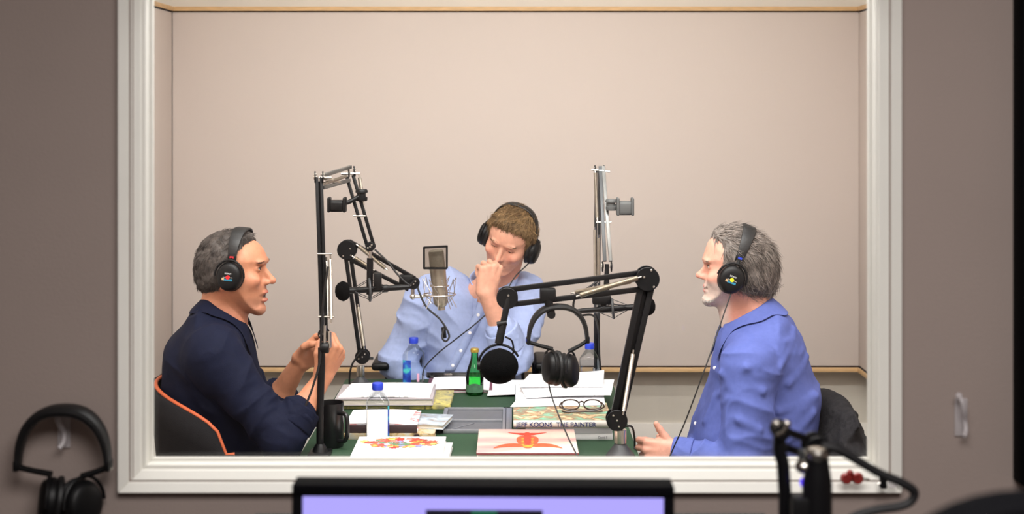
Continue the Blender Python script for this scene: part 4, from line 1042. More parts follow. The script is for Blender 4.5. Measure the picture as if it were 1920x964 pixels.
# monitor
D = 1.90; s_ = FPX / D
mon = thing('computer_monitor', 'black framed computer monitor glowing lavender at the bottom of the window', 'monitor', ((906 - 960) / s_, D, .735))
rot = Matrix.Rotation(R(.3), 4, 'Y')
cx = (906 - 960) / s_; ztop = EYE - (911.5 - 200) / s_; wd = 718 / s_; ht = .345; bz = 20 / s_
def M3(x0, x1, z0, z1, y0, y1, nm, mt, par=None, bev=.002):
    c = Vector((cx + (x0 + x1) / 2, (y0 + y1) / 2, ztop + (z0 + z1) / 2)); piv = Vector((cx, D, ztop)); c = piv + rot.to_3x3() @ (c - piv)
    return MB().box(c, (x1 - x0, y1 - y0, z1 - z0), rot.to_3x3(), bev).build(nm, mt, par or mon)
M_bez = mat('black_bezel', (4, 4, 7), .75, spec=.08)
hw = wd / 2
M3(-hw, hw, -ht, 0, D + .008, D + .045, 'back_shell', M_bez)
M3(-hw, hw, -bz * 1.1, 0, D, D + .012, 'bezel', M_bez); M3(-hw, hw, -ht, -ht + bz, D, D + .012, 'bezel', M_bez)
M3(-hw, -hw + bz, -ht + bz, -bz * 1.1, D, D + .012, 'bezel', M_bez); M3(hw - bz, hw, -ht + bz, -bz * 1.1, D, D + .012, 'bezel', M_bez)
scr = M3(-hw + bz, hw - bz, -ht + bz, -bz * 1.1, D + .004, D + .010, 'screen', glow('lavender_screen', (176, 166, 255), 1.0), bev=0)
wx0 = (798 - 906) / s_; wx1 = (1018 - 906) / s_; wz = -(958 - 911.5) / s_
M3(wx0, wx1, -.25, wz, D + .0030, D + .0038, 'screen_window', glow('dark_window', (14, 14, 30), 1.0), bev=0)
M3((884 - 906) / s_, (932 - 906) / s_, -.036 - .004, wz - .0015, D + .0022, D + .0028, 'green_readout', glow('green_readout', (30, 120, 80), 1.0), bev=0)
MB().bx(cx - .02, cx + .02, D + .045, D + .075, .75, ztop - .1, .004).build('stand_neck', M_bez, mon)
MB().bx(cx - .12, cx + .12, D - .03, D + .15, .735, .75, .004).build('stand_foot', M_bez, mon)

# wall hooks, clear plastic
M_clear = mat('frosted_clear_plastic', (226, 220, 222), .25, spec=.6)
M_clear.node_tree.nodes['Principled BSDF'].inputs['Alpha'].default_value = .45
def wall_hook(label, px, py):
    y = YC - .004; s2 = FPX / (YC - .01); o = P(px, py, YC - .01)
    t = thing('wall_hook', label, 'hook', o, group='clear stick-on wall hooks')
    MB().box(o + Vector((.006, .006, -.035)), (.024, .004, .070), None, .002).build('back_plate', M_clear, t)
    MB().tube(catmull([o + Vector((-.004, -.012, .008)), o + Vector((.000, -.020, -.002)), o + Vector((.004, -.016, -.02)), o + Vector((.009, -.004, -.038)), o + Vector((.010, -.008, -.055)), o + Vector((.004, -.016, -.066))], 6), [.005] * 31, 10).build('hook', M_clear, t)
    MB().ball(o + Vector((-.004, -.012, .008)), .007).build('hook_tip', M_clear, t)
    return t
wall_hook('clear plastic wall hook left of the window holding headphones', 112, 770)
wall_hook('empty clear plastic wall hook right of the window', 1798, 748)
HW = Matrix.Translation(P(118, 905, YC - .045)) @ Matrix.Rotation(R(-90), 4, 'Z')
headphones(HW, 'black headphones hanging from the clear wall hook left of the window', a=.082, top=.132, z0=.028,
           cups=[((.004, .034, -.038), (.55, .8, .1)), ((.004, -.018, -.034), (.3, -.95, .1))], mark=M_black, rs=1.0, pad=2.8)
# little things on the window ledge
rt = thing('red_ornament', 'small dark red twin lobed trinket on the white window ledge', 'trinket', P(1597, 908, YC - .035))
M_drk = mat('dark_red_gloss', (140, 44, 40), .35, var=.3, vscale=120)
for dx in (-10, 11): MB().lathe([(.001, -.006), (.009, -.006), (.0115, 0), (.009, .006), (.001, .006)], P(1597 + dx, 897, YC - .035), (0, 1, 0), 20, 1.0, .95).build('lobe', M_drk, rt)
MB().ball(P(1594, 887, YC - .036), .006).build('knot', M_drk, rt)
MB().tube([P(1618, 897, YC - .033), P(1630, 899, YC - .033)], .0016, 6).build('stalk', M_chrome, rt)
bc = thing('binder_clip', 'small black clip at the right end of the window ledge', 'clip', P(1655, 915, YC - .036))
MB().lathe([(.001, -.011), (.006, -.011), (.0075, -.006), (.006, 0), (.0075, .006), (.006, .011), (.001, .011)], P(1656, 904, YC - .034), (0, 0, 1), 12).build('body', M_black, bc)
MB().tube([P(1646, 907, YC - .034), P(1652, 906, YC - .034)], .0016, 6).build('wire', M_chrome, bc)
MB().lathe([(.0005, -.003), (.009, -.002), (.009, .002), (.0005, .003)], P(1674, 906, YC - .030), (0, 1, 0), 18).build('clear_tab', M_clear, bc)

# near microphone arm at the right, out of focus
q = 1.90
tE = thing('boom_stand', 'blurred black microphone arm in the control room at lower right', 'boom stand', (P(1470, 964, q).x, q, .735), group='folding microphone arms')
b0 = P(1470, 1000, q); b0.z = .735
cone_base(tE, b0, .06, .042, .015, .04)
MB().tube([b0 + Vector((0, 0, .09)), P(1472, 930, q), P(1468, 868, q), P(1461, 845, q), P(1463, 808, q)], .0095, 14).build('riser', M_blackm, tE)
joint(tE, P(1463, 806, q), .013, YAX, .024)
for x_ in (1456, 1476): MB().ball(P(x_, 795, q - .01), .0055).build('bolt', M_chrome, tE)
for pa, pb in (((1466, 806, q), (1552, 838, q + .10)), ((1470, 838, q), (1548, 866, q + .10))):
    MB().bar(P(*pa), P(*pb), .010, .010, None, .001).build('arm_bar', M_blackm, tE)
joint(tE, P(1530, 838, q + .06), .019, YAX, .03)
MB().tube([P(1510, 845, q), P(1508, 880, q)], .010, 12).build('pivot_stem', M_darkgrey, tE)
MB().ball(P(1507, 875, q - .015), .0125, 16, 10, (1, 1, .8)).build('swivel_ball', M_chrome, tE)
MB().ball(P(1510, 905, q - .015), .008, 14, 8).build('blue_lamp', glow('blue_lamp', (90, 60, 255), 1.2), tE)
mE = thing('microphone', 'blurred black microphone with silver cap standing in the control room', 'microphone', (P(1533, 964, q).x, q - .02, .8))
MB().tube([P(1532, 1040, q - .02), P(1532, 905, q - .02), P(1533, 885, q - .02), P(1532, 862, q - .02)], [.021, .021, .018, .016], 20).build('body', M_blackm, mE)
MB().box(P(1508, 975, q - .02), (.04, .03, .07), None, .005).build('side_block', M_black, mE)
MB().lathe([(.001, -.006), (.014, -.006), (.0165, -.002), (.0165, .004), (.012, .009), (.001, .010)], P(1532, 853, q - .02), (0, 0, 1), 22).build('silver_cap', M_chrome, mE)
MB().tube([P(1532, 1040, q - .02), Vector((P(1532, 0, q).x, q - .02, .735))], .008, 10).build('stand', M_blackm, mE)
cable([P(1542, 836, q), P(1570, 842, q), P(1605, 862, q), P(1650, 888, q), P(1690, 905, q), P(1714, 922, q), P(1708, 940, q), P(1685, 950, q), P(1640, 957, q), P(1600, 970, q), P(1560, 1000, q - .02)], .0065, 'thick blurred black cable arcing at lower right')
# black wall board at the right edge and the chair back at the lower right corner
bd = thing('wall_screen', 'black framed screen mounted on the wall at the far right edge', 'screen', (1.05, YC, 1.5))
x0_ = (1917 - 960) * (YC - .05) / FPX; zb = EYE - (914 - 200) * (YC - .05) / FPX
MB().bx(x0_, x0_ + .5, YC - .05, YC, zb, zb + .98, .006).build('casing', M_bez, bd)
MB().bx(x0_ + .02, x0_ + .48, YC - .053, YC - .049, zb + .02, zb + .96).build('panel', mat('dark_glass', (8, 8, 10), .1), bd)
ch = thing('control_room_chair', 'black chair back just showing in the lower right corner', 'chair', (.47, 1.15, 0))
cb = P(1925, 1172, 1.15)
MB().lathe([(.001, -.03), (.10, -.03), (.122, -.022), (.130, 0), (.122, .022), (.10, .03), (.001, .03)], cb, (0, 1, .1), 40, 1.1, .92).build('backrest', M_bez, ch)
MB().tube([cb + Vector((0, .05, -.05)), Vector((cb.x, 1.22, .9)), Vector((cb.x, 1.15, .5))], .02, 10).build('back_post', M_black, ch)
MB().box((cb.x, .98, .49), (.46, .44, .07), None, .03, 3).build('seat', M_leather, ch)
MB().tube([(cb.x, .98, .46), (cb.x, .98, .08)], .025, 12).build('gas_column', M_darkgrey, ch)
for k in range(5):
    a_ = k * 2 * math.pi / 5; e_ = Vector((cb.x + .28 * math.cos(a_), .98 + .28 * math.sin(a_), .06))
    MB().bar((cb.x, .98, .09), e_, .04, .025, None, .004).build('base_spoke', M_black, ch)
    MB().lathe([(.001, -.012), (.028, -.012), (.028, .012), (.001, .012)], e_ - Vector((0, 0, .032)), (-math.sin(a_), math.cos(a_), 0), 14).build('castor', M_black, ch)
# ------------------------------------------------------------------ people
def sstep(a, b, x):
    t = np.clip((x - a) / (b - a), 0, 1); return t * t * (3 - 2 * t)
def headmat(o, fwd, up, sc=1.0):
    x = Vector(fwd).normalized(); y = Vector(up).cross(x).normalized(); z = x.cross(y)
    m = Matrix((x, y, z)).transposed().to_4x4() @ Matrix.Scale(sc, 4); m.translation = Vector(o); return m
def to_np(m): return np.array(m, dtype=np.float64)
def xf(m, p): return p @ m[:3, :3].T + m[:3, 3]
def place(F, local, m, k=.01, lo=None, hi=None):
    "add a local-space field to world field F"
    mi = to_np(m.inverted()); sc = m.to_scale().x
    if lo is None: lo, hi = local.bounds()
    cs = np.array([[(lo, hi)[i][0], (lo, hi)[j][1], (lo, hi)[l][2]] for i in (0, 1) for j in (0, 1) for l in (0, 1)])
    cw = xf(to_np(m), cs)
    F.add(lambda p: local(xf(mi, p)) * sc, cw.min(0), cw.max(0), k)
X3 = ((1, 0, 0), (0, 0, 1), (0, 1, 0))
def head_field(h):
    F = Field()
    wf = lambda u, v: (1 - h.get('jaw', .22) * sstep(.0, -.11, v)) * (1 - .10 * sstep(.05, .11, u)) * (1 - .05 * sstep(.05, .12, v))
    F.inflate(h['poly'], .077, .078, (0, 0, 0), *X3, k=.0, wfun=wf)
    (ex, ez) = h['eye']; nas, tip, sub = h['nas'], h['tip'], h['sub']; mx, mz = h['mouth']
    for s in (1, -1):
        F.ell((ex - .012, s * .052, ez - .034), (.026, .015, .016), .030)                  # cheekbone
        F.ell((ex + .022, s * .034, ez + .002), (.014, .019, .0105), .014, 's')             # eye socket
        F.ell((h['brow'][0] - .012, s * .028, h['brow'][1] - .002), (.011, .022, .007), .012)       # brow ridge
    # nose
    F.cone((nas[0] - .010, 0, nas[1]), (tip[0] - .012, 0, tip[1] + .002), .0085, h.get('nr', .0105), .010)
    F.cone((nas[0] - .016, 0, nas[1] - .008), (sub[0] - .014, 0, tip[1] + .002), .009, .0125, .008)
    F.ell((tip[0] - .0095, 0, tip[1]), (.0095, .0088, .0078), .008)
    for s in (1, -1): F.ell((sub[0] - .005, s * .0118, tip[1] - .004), (.0115, .0062, .0075), .007)
    # eyelids and the slit between them
    op = h.get('open', .0045); tl = h.get('lid', .0)
    for s in (1, -1):
        F.ell((ex - .001, s * .0325, ez), (.0142, .0158, .0128), .004)
        F.ell((ex + .012, s * .0325, ez + tl), (.008, .0128, op), .001, 's')
    # lips
    g = h.get('gape', 0.0)
    F.ell((mx - .0035, 0, mz + .0060 + g), (.0080, .0225, .0052), .007)
    F.ell((mx - .0050, 0, mz - .0066 - g), (.0085, .0195, .0060), .007)
    F.ell((mx + .005, 0, mz), (.012, .0225, .0014 + g * .95), .002, 's')
    for s in (1, -1): F.ell((mx - .008, s * .027, mz), (.006, .004, .004), .006, 's')
    cx_, cz_ = h['chin']; F.ell((cx_ - .014, 0, cz_), (.0145, .021, .014), .014)
    if h.get('ear', True):
        for s in (1, -1): F.ell((-.008, s * .075, -.002), (.016, .008, .030), .006)
    return F
def make_head_hair(h, Hf):
    g = h['hairline']; T = h['thick']
    def fn(p):
        q = p.copy(); gg = g(q)
        th = T * np.clip(-gg / .028, .02, 1) * (1 + h.get('topgain', .3) * sstep(.08, .13, q[:, 2]))
        d = Hf(q) - th
        i = np.nonzero(np.abs(d) < .02)[0]
        if len(i): d[i] += vnoise(q[i] * A(h.get('nf', (70, 110, 70)))) * h.get('namp', .0028) + vnoise(q[i] * 220) * .0010
        return -smin(-d, -gg, .006)
    F = Field(); lo, hi = Hf.bounds(); F.add(fn, lo - .02, hi + .02, 0); return F
def person_head(parent, m, h):
    Hf = head_field(h); mw = to_np(m); sc = m.to_scale().x
    hair = make_head_hair(h, Hf); V, Fc = hair.mesh(.0028, .012)
    gg = h['hairline'](V.astype(np.float32)); keep = np.ones(len(V), bool)
    rs = np.random.RandomState(11)
    base = A(lin(h['hair'])); base2 = A(lin(h['hair2'])); mixv = np.clip(vnoise(V * 60) * .5 + .5 + h['grey'](V), 0, 1)[:, None]
    cols = base * (1 - mixv) + base2 * mixv
    Mh = mat('hair', (120, 110, 100), .55, var=.35, vscale=90, stretch=(1, 1, .5), bump=.5, bscale=240, spec=.35, vcol=True)
    ho = np_mesh('hair', xf(mw, V), Fc, Mh, parent, cols * .6)  # cap colour darkened to paint in depth shade beneath the strands
    nL = h.get('nlocks', 5200); idx = rs.choice(len(V), min(nL, len(V)), replace=False)
    r0 = V[idx]; nn = grad(hair, r0.astype(np.float32)); fl = h['flow'](r0, nn)
    LV, LF, LC = locks(r0, nn, fl, h['len'], h.get('lrad', .0015), h.get('lift', .35), cols[idx] * (.75 + .55 * rs.rand(len(idx)))[:, None], h.get('jit', .3), 4, h.get('curl', .1))
    np_mesh('hair_strands', xf(mw, LV), LF, Mh, ho, LC)
    # eyebrows
    n = 220
    for s in (1, -1):
        u = rs.rand(n); yy = s * (.012 + .040 * u); zz = h['brow'][1] + h.get('browz', -.002) + .003 * np.sin(u * 2.4) - .003 * u + h.get('browin', 0) * (1 - u) + rs.randn(n) * .0016
        p = np.stack([np.full(n, h['brow'][0] + .02), yy, zz], 1)
        for _ in range(30): p[:, 0] -= np.clip(Hf(p.astype(np.float32)), -.002, .01) * .8
        nn = grad(Hf, p.astype(np.float32)); fl = np.tile(A((-.25, s * 1.0, .25)), (n, 1))
        LV, LF, LC = locks(p, nn, fl, .009, .00055, .2, np.tile(A(lin(h['browcol'])), (n, 1)) * (.7 + .6 * rs.rand(n))[:, None], .12, 3)
        np_mesh('eyebrow', xf(mw, LV), LF, Mh, parent, LC)
    # eyeballs
    ex, ez = h['eye']; look = Vector(h.get('look', (1, 0, 0))).normalized()
    for s in (1, -1):
        c = Vector((ex, s * .0325, ez)); r3 = m.to_3x3()
        e = MB().ball(m @ c, .0122 * sc, 20, 14).build('eyeball', mat('eye_white', (226, 218, 210), .25), parent)
        ax = (r3 @ look).normalized()
        if True:
            lp = np.array([[ex + .03, s * .0325 + .0135 * (k / 6 - 1), ez + h.get('lashz', .0026) + (.0010 if h.get('lashz', 0) >= 0 else -.0016) * math.sin(math.pi * k / 12)] for k in range(13)], np.float32)
            for _ in range(40): lp[:, 0] -= np.clip(Hf(lp), -.002, .008) * .8
            MB().tube([m @ (Vector(v) + Vector((.0006, 0, 0))) for v in lp.tolist()], .0009, 6).build('eyelashes', mat('lash', (58, 40, 30), .7), parent)
        ir = MB().lathe([(.0002, .01235), (.0030, .0120), (.0056, .0110), (.0056, .0100), (.0002, .0100)], m @ c, ax, 20).build('iris', mat('iris', (46, 40, 36), .2), e)
    return Hf
def stubble(parent, Hf, m, cond, n, length, cols, name='beard', rad=.00045):
    rs = np.random.RandomState(4); mw = to_np(m); pts = []
    lo, hi = A((-.02, -.08, -.12)), A((.12, .08, .0))
    p = lo + rs.rand(n * 6, 3) * (hi - lo); p = p[cond(p)]
    for _ in range(25): p = p - grad(Hf, p.astype(np.float32)) * np.clip(Hf(p.astype(np.float32)), -.01, .01)[:, None] * .9
    p = p[(np.abs(Hf(p.astype(np.float32))) < .001)]; p = p[cond(p)][:n]
    nn = grad(Hf, p.astype(np.float32)); fl = np.tile(A((.2, 0, -1)), (len(p), 1))
    c = A([lin(x) for x in cols])[rs.randint(0, len(cols), len(p))]
    LV, LF, LC = locks(p, nn, fl, length, rad, .5, c, .4, 2)
    Mh = mat('hair', (120, 110, 100)); return np_mesh(name, xf(mw, LV), LF, Mh, parent, LC)

def hand_prims(F, wrist, ex, ez, left, curl, thumb=None, sc=1.0, spread=.06):
    ex = Vector(ex).normalized(); ez = Vector(ez); ez = (ez - ex * ez.dot(ex)).normalized(); ey = ex.cross(ez) if left else ez.cross(ex)
    L = lambda x, y, z: Vector(wrist) + (ex * x + ey * y + ez * z) * sc
    mcp = [(.090, .030, .002), (.093, .0095, .005), (.087, -.0115, .003), (.077, -.030, -.001)]
    ln = [(.044, .026, .021), (.048, .030, .022), (.045, .028, .021), (.035, .021, .019)]
    for i, q in enumerate(mcp):
        F.cone(L(.004, q[1] * .55, -.002), L(*q), .0185 * sc, .0118 * sc, .010)
    F.ell(L(.045, -.002, -.008), (.040 * sc, .036 * sc, .017 * sc), .012, rot=[tuple(ex), tuple(ey), tuple(ez)])
    F.cone(L(.012, .018, -.010), L(.050, .036, -.016), .017 * sc, .014 * sc, .012)
    for i, q in enumerate(mcp):
        p = Vector(q); a = 0; rr = [.0102, .0092, .0083, .0070] if i < 3 else [.0088, .0080, .0072, .0062]; sp = spread * (1.2 - i * .8)
        for j in range(3):
            a += curl[i][j]; e = p + Vector((math.cos(a), sp * math.cos(a), -math.sin(a))) * ln[i][j]
            F.cone(L(*p), L(*e), rr[j] * sc, rr[j + 1] * sc, .0032 if j else .005); p = e
    th = thumb or [(.022, .024, -.014), (.052, .047, -.024), (.080, .050, -.034), (.103, .042, -.042)]
    tr = [.0145, .0118, .0102, .0080]
    for j in range(3): F.cone(L(*th[j]), L(*th[j + 1]), tr[j] * sc, tr[j + 1] * sc, .004)
FIST = [(1.35, 1.55, .9), (1.40, 1.6, .9), (1.45, 1.6, .9), (1.5, 1.55, .9)]
LOOSE = [(.75, 1.15, .6), (.85, 1.2, .65), (.95, 1.2, .65), (1.0, 1.15, .6)]
PINCH = [(.95, 1.0, .45), (1.05, 1.35, .8), (1.15, 1.45, .8), (1.2, 1.4, .8)]

def skin_material(name): return mat(name, (200, 150, 125), .52, var=.07, vscale=70, bump=.18, bscale=330, spec=.35, vcol=True, sss=.12)
def build_skin(parent, F, m, h, h_res=.0026):
    V, Fc = F.mesh(h_res, .01)
    q = xf(to_np(m.inverted()), V); d = h['skincol'](q, V)
    return np_mesh('body', V, Fc, skin_material('skin'), parent, d, relax=1)
def skin_cols(h):
    base, red, lip, shade = [A(lin(c)) for c in (h['skin'], h['ruddy'], h['lip'], h['beardcol'])]
    mx, mz = h['mouth']; ex, ez = h['eye']; tip = h['tip']; g = h.get('gape', 0); sub = h['sub']
    def f(q, V):
        n = len(q); c = np.tile(base, (n, 1)); y = np.abs(q[:, 1])
        near = (np.linalg.norm(q, axis=1) < .19)
        def blend(w, col): nonlocal c; c = c * (1 - w[:, None]) + col * w[:, None]
        e = lambda cx_, cy, cz, rx, ry, rz: np.exp(-(((q[:, 0] - cx_) / rx) ** 2 + ((y - cy) / ry) ** 2 + ((q[:, 2] - cz) / rz) ** 2))
        blend(.45 * e(ex - .005, .045, ez - .038, .03, .024, .022), red); blend(.5 * e(tip[0], 0, tip[1], .016, .016, .014), red)
        blend(.5 * e(-.01, .08, -.02, .03, .03, .04), red); blend(.35 * e(.0, .05, -.11, .08, .06, .03), red)
        bw = h['beardw'](q) * near; blend(bw, shade)
        blend(np.clip(1.5 * e(mx + .002, 0, mz + .006 + g, .010, .019, .0055), 0, .85), lip); blend(np.clip(1.5 * e(mx, 0, mz - .0075 - g, .010, .017, .006), 0, .85), lip)
        if g > 0: blend(np.clip(1.6 * e(mx - .008, 0, mz, .007, .017, g * .9), 0, .95), A(lin((40, 14, 14))))
        blend(np.clip(1.4 * e(sub[0] + .003, .0065, sub[1] + .0035, .006, .0038, .0032), 0, .9), A(lin((70, 30, 24))))  # nostril darkness painted into the skin colour, no openings are cut
        blend(.35 * e(ex + .012, .0325, ez + .008, .01, .018, .010), A(lin((150, 90, 76))))
        return c
    return f

def cloth(name, parent, F, mt, res=.0042, relax=1):
    V, Fc = F.mesh(res, .015); return np_mesh(name, V, Fc, mt, parent, relax=relax)
def collar(parent, c, n, fwd, rx, ry, h, mt, gap=.5, leaf=.030, point=.045, spreadv=.03, F=None):
    "shirt collar: stand and folded leaf around the neck, open in front"
    c = Vector(c); n = Vector(n).normalized(); f = Vector(fwd); f = (f - n * f.dot(n)).normalized(); s = n.cross(f)
    rows = [[] for _ in range(5)]; K = 40
    for i in range(K + 1):
        u = i / K; a = gap + (2 * math.pi - 2 * gap) * u; w_ = abs(2 * u - 1); tip = max(0, (w_ - .62) / .38)
        dr = f * math.cos(a) * rx + s * math.sin(a) * ry; rad = (f * math.cos(a) + s * math.sin(a)).normalized()
        hh = h * (1 - .25 * tip)
        pt = tip ** 2 * point
        rows[0].append(c + dr * 1.03 - n * .010)
        rows[1].append(c + dr * .98 + n * hh)
        rows[2].append(c + dr * 1.02 + rad * .006 + n * (hh + .003))
        rows[3].append(c + dr * 1.05 + rad * .014 + n * (hh - leaf * .55) - n * pt * .4 + f * pt * .15)
        rows[4].append(c + dr * 1.07 + rad * (.020 + spreadv * tip ** 2 * .5) + n * (hh - leaf) - n * pt + f * pt * .35)
    if F is not None:
        for r, off in ((2, .004), (3, .007), (4, .006)):
            p = np.array([list(v) for v in rows[r]], np.float32)
            for _ in range(40):
                d = F(p); m = d < off
                if not m.any(): break
                gr = grad(F, p, .004); p[m] += gr[m] * np.clip(off - d[m], 0, .01)[:, None] * .8
            rows[r] = [Vector(v) for v in p.tolist()]
    o = MB().grid(rows).build('collar', mt, parent, sharp=80)
    md = o.modifiers.new('Solidify', 'SOLIDIFY'); md.thickness = .0026; md.offset = 0
    sb = o.modifiers.new('Subdivision', 'SUBSURF'); sb.levels = 1; sb.render_levels = 2
    return o
def cuff(parent, a, b, r0, r1, mt, name='cuff'):
    F = Field(); a, b = Vector(a), Vector(b); d = (b - a).normalized(); ax = A(d); A0 = A(a); L = (b - a).length
    def fn(p):
        q = p - A0; t = q @ ax; rr = np.linalg.norm(q - np.outer(t, ax), axis=1); u = np.clip(t / L, 0, 1); r = r0 + (r1 - r0) * u
        w_ = folds(p, ax, .0022, 22, 40)
        return np.maximum(np.abs(rr - r + w_) - .0045, np.abs(t - L / 2) - L / 2 + .003) - .0015
    rm = max(r0, r1) + .012; F.add(fn, np.minimum(A0, A(b)) - rm, np.maximum(A0, A(b)) + rm, 0)
    V, Fc = F.mesh(.003, .01); return np_mesh(name, V, Fc, mt, parent, relax=1)
def project(F, p, d, dist=.4, step=.002):
    p = np.array([list(p)], np.float32); d = A(Vector(d).normalized())
    for _ in range(int(dist / step)):
        v = float(F(p)[0])
        if v < .0005: break
        p = p + d * min(max(v * .7, .0006), .02)
    return Vector(p[0].tolist()) if v < .004 else None
def on(F, px, py, d0=3.5, dist=1.4):
    a = P(px, py, d0); return project(F, a, P(px, py, d0 + 1) - a, dist)
def leg(F, hip, knee, ank, r=(.088, .066, .05)):
    F.cone(hip, knee, r[0], r[1], .03, fold=(.003, 20, 9)); F.cone(knee, ank, r[1], r[2], .02, fold=(.003, 20, 9))
def shoe(parent, a, fwd):
    a = Vector((a[0], a[1], 0)); f = Vector(fwd).normalized()
    F = Field(); F.cone(a + Vector((0, 0, .05)) - f * .03, a + f * .05 + Vector((0, 0, .045)), .042, .04, .02); F.cone(a + f * .05 + Vector((0, 0, .04)), a + f * .17 + Vector((0, 0, .032)), .042, .032, .03)
    lo = float(a.z); F.add(lambda p: (lo + .004) - p[:, 2], A(a) - .3, A(a) + .3, .004, 'i')
    V, Fc = F.mesh(.006); np_mesh('shoe', V, Fc, mat('shoe_leather', (30, 24, 22), .4), parent)
def poly_px(pts, d): return [(P(x, y, d).x, P(x, y, d).z) for x, y in pts]

def hl(xh, zl):
    "hairline: front limit x(z), lower limit z(x); negative inside the hair"
    def g(q):
        a = q[:, 0] - np.interp(q[:, 2], *xh); b = np.interp(q[:, 0], *zl) - q[:, 2]
        return np.maximum(a, b) + vnoise(q * 160) * .0025
    return g
# ---- the man in the navy shirt, left
M_navy = mat('navy_shirt', (13, 18, 39), .8, var=.08, vscale=60, bump=.25, bscale=500, spec=.15, wrinkle=.45)
M_jeans = mat('dark_trousers', (40, 42, 58), .85, var=.12, vscale=150, bump=.25, bscale=400, spec=.15)
pA = thing('person', 'man in a navy shirt with rolled sleeves gesturing with both hands, wearing headphones', 'person', (-.90, 4.0, 0), group='people around the studio table')
hA = dict(poly=[(.083, -.111), (.099, -.101), (.1015, -.088), (.097, -.078), (.101, -.060), (.104, -.040), (.104, -.022), (.098, .0), (.097, .018), (.1015, .034), (.108, .050), (.102, .072), (.089, .094), (.068, .111),
                (.03, .122), (-.012, .126), (-.052, .116), (-.084, .088), (-.098, .05), (-.099, .015), (-.090, -.02), (-.072, -.05), (-.045, -.066), (-.015, -.078), (.02, -.090), (.05, -.104)],
          nas=(.1025, .032), tip=(.1345, -.0096), sub=(.113, -.024), mouth=(.1065, -.0545), eye=(.0845, .031), brow=(.108, .050), chin=(.1, -.096), gape=.0055, open=.0036, lid=.0003, jaw=.16,
          skin=(188, 128, 98), ruddy=(202, 122, 98), lip=(176, 98, 88), beardcol=(150, 108, 90), hair=(56, 49, 46), hair2=(104, 96, 91), browcol=(66, 52, 46),
          thick=.011, topgain=.35, len=.016, lift=.28, jit=.22, nlocks=9000, lrad=.0009,
          hairline=hl(([-.09, -.03, .0, .03, .06, .085, .10, .112, .125, .15], [-.03, .008, .022, .030, .034, .040, .050, .068, .080, .085]), ([-.13, -.07, -.03, 0, .02, .05], [-.060, -.055, -.035, -.012, -.004, .0])),
          grey=lambda q: .35 * sstep(.0, .04, q[:, 0]) * sstep(.10, .05, q[:, 2]) - .1)
def flowA(r, n):
    top = sstep(.6, .95, n[:, 2]); f = np.tile(A((-.35, 0, -1)), (len(r), 1)) * (1 - top)[:, None] + np.stack([np.ones(len(r)), -r[:, 1] * 2, .3 * np.ones(len(r))], 1) * top[:, None]
    return f
hA['flow'] = flowA; hA['look'] = (1, -.1, .12)
hA['beardw'] = lambda q: .45 * sstep(.035, .0, np.abs(q[:, 2] + .085) - .01) * sstep(-.0, .05, q[:, 0])
hA['skincol'] = skin_cols(hA)
mA_ = headmat(P(434, 520, 4.0), (1, -.06, 0), (0, 0, 1), 1.0)
HfA = person_head(pA, mA_, hA)
D0 = 4.0
sh_n, el_n, wr_n = P(402, 668, 3.83), P(528, 826, 3.775), P(606, 708, 3.86)
sh_f, el_f, wr_f = P(418, 655, 4.19), P(496, 790, 4.22), P(563, 678, 4.12)
SF = Field(); place(SF, HfA, mA_)
nb_ = P(408, 612, 4.0)
SF.cone(mA_ @ Vector((-.028, 0, -.045)), nb_, .056, .063, .02); SF.cone(mA_ @ Vector((.012, 0, -.085)), P(432, 628, 4.0), .036, .05, .02)
SF.cone(nb_, P(395, 800, 4.0), .075, .09, .03)
SF.cone(P(400, 660, 3.95), sh_n, .05, .035, .02); SF.cone(P(410, 655, 4.05), sh_f, .05, .035, .02)
for a_, b_, c_ in ((sh_n, el_n, wr_n), (sh_f, el_f, wr_f)):
    SF.cone(a_, b_, .036, .034, .02); SF.cone(b_, b_.lerp(c_, .45), .037, .038, .015); SF.cone(b_.lerp(c_, .45), c_, .038, .026, .02)
hand_prims(SF, wr_n, (.48, .22, .85), (.80, -.50, -.30), False, PINCH, [(.020, .022, -.014), (.050, .040, -.030), (.078, .036, -.046), (.100, .026, -.052)], 1.0)
hand_prims(SF, wr_f, (.78, -.05, .62), (-.15, .92, .35), True, PINCH, [(.020, .022, -.014), (.050, .042, -.028), (.078, .040, -.042), (.100, .030, -.048)], 1.0)
build_skin(pA, SF, mA_, hA)
CF = Field()
CF.inflate(poly_px([(384, 566), (362, 590), (339, 614), (319, 639), (313, 668), (311, 702), (309, 742), (311, 785), (320, 835), (332, 885), (342, 935), (400, 950), (478, 935), (500, 870), (503, 810), (494, 750), (484, 705), (473, 665), (463, 630), (452, 612), (428, 600), (402, 576)], D0),
           .185, .125, (0, D0, 0), *X3, k=.0, fold=(.0080, 11, 5, (.6, .2, .77)))
CF.cone(P(398, 640, 3.93), sh_n, .075, .076, .05); CF.cone(P(405, 640, 4.07), sh_f, .075, .076, .05)
for a_, b_, c_ in ((sh_n, el_n, wr_n), (sh_f, el_f, wr_f)):
    CF.cone(a_, b_, .074, .055, .04, fold=(.009, 17, 7)); CF.cone(b_, b_.lerp(c_, .40), .055, .053, .022, fold=(.008, 22, 9))
    CF.cone(b_.lerp(c_, .50), b_.lerp(c_, .65), .030, .026, .004, 's')
shA = cloth('shirt', pA, CF, M_navy)
collar(pA, P(417, 597, 4.0), (.50, 0, .86), (.86, 0, -.5), .070, .068, .036, M_navy, .30, .062, .028, .05, CF)
for a_, b_ in ((el_n, wr_n), (el_f, wr_f)): cuff(pA, a_.lerp(b_, .22), a_.lerp(b_, .52), .055, .051, M_navy)
PF = Field(); hipA = Vector((-.885, 4.0, .585))
for s, yk in ((-1, 3.86), (1, 4.14)):
    leg(PF, hipA + Vector((0, s * .09, 0)), (-.44, yk, .575), (-.40, yk, .09))
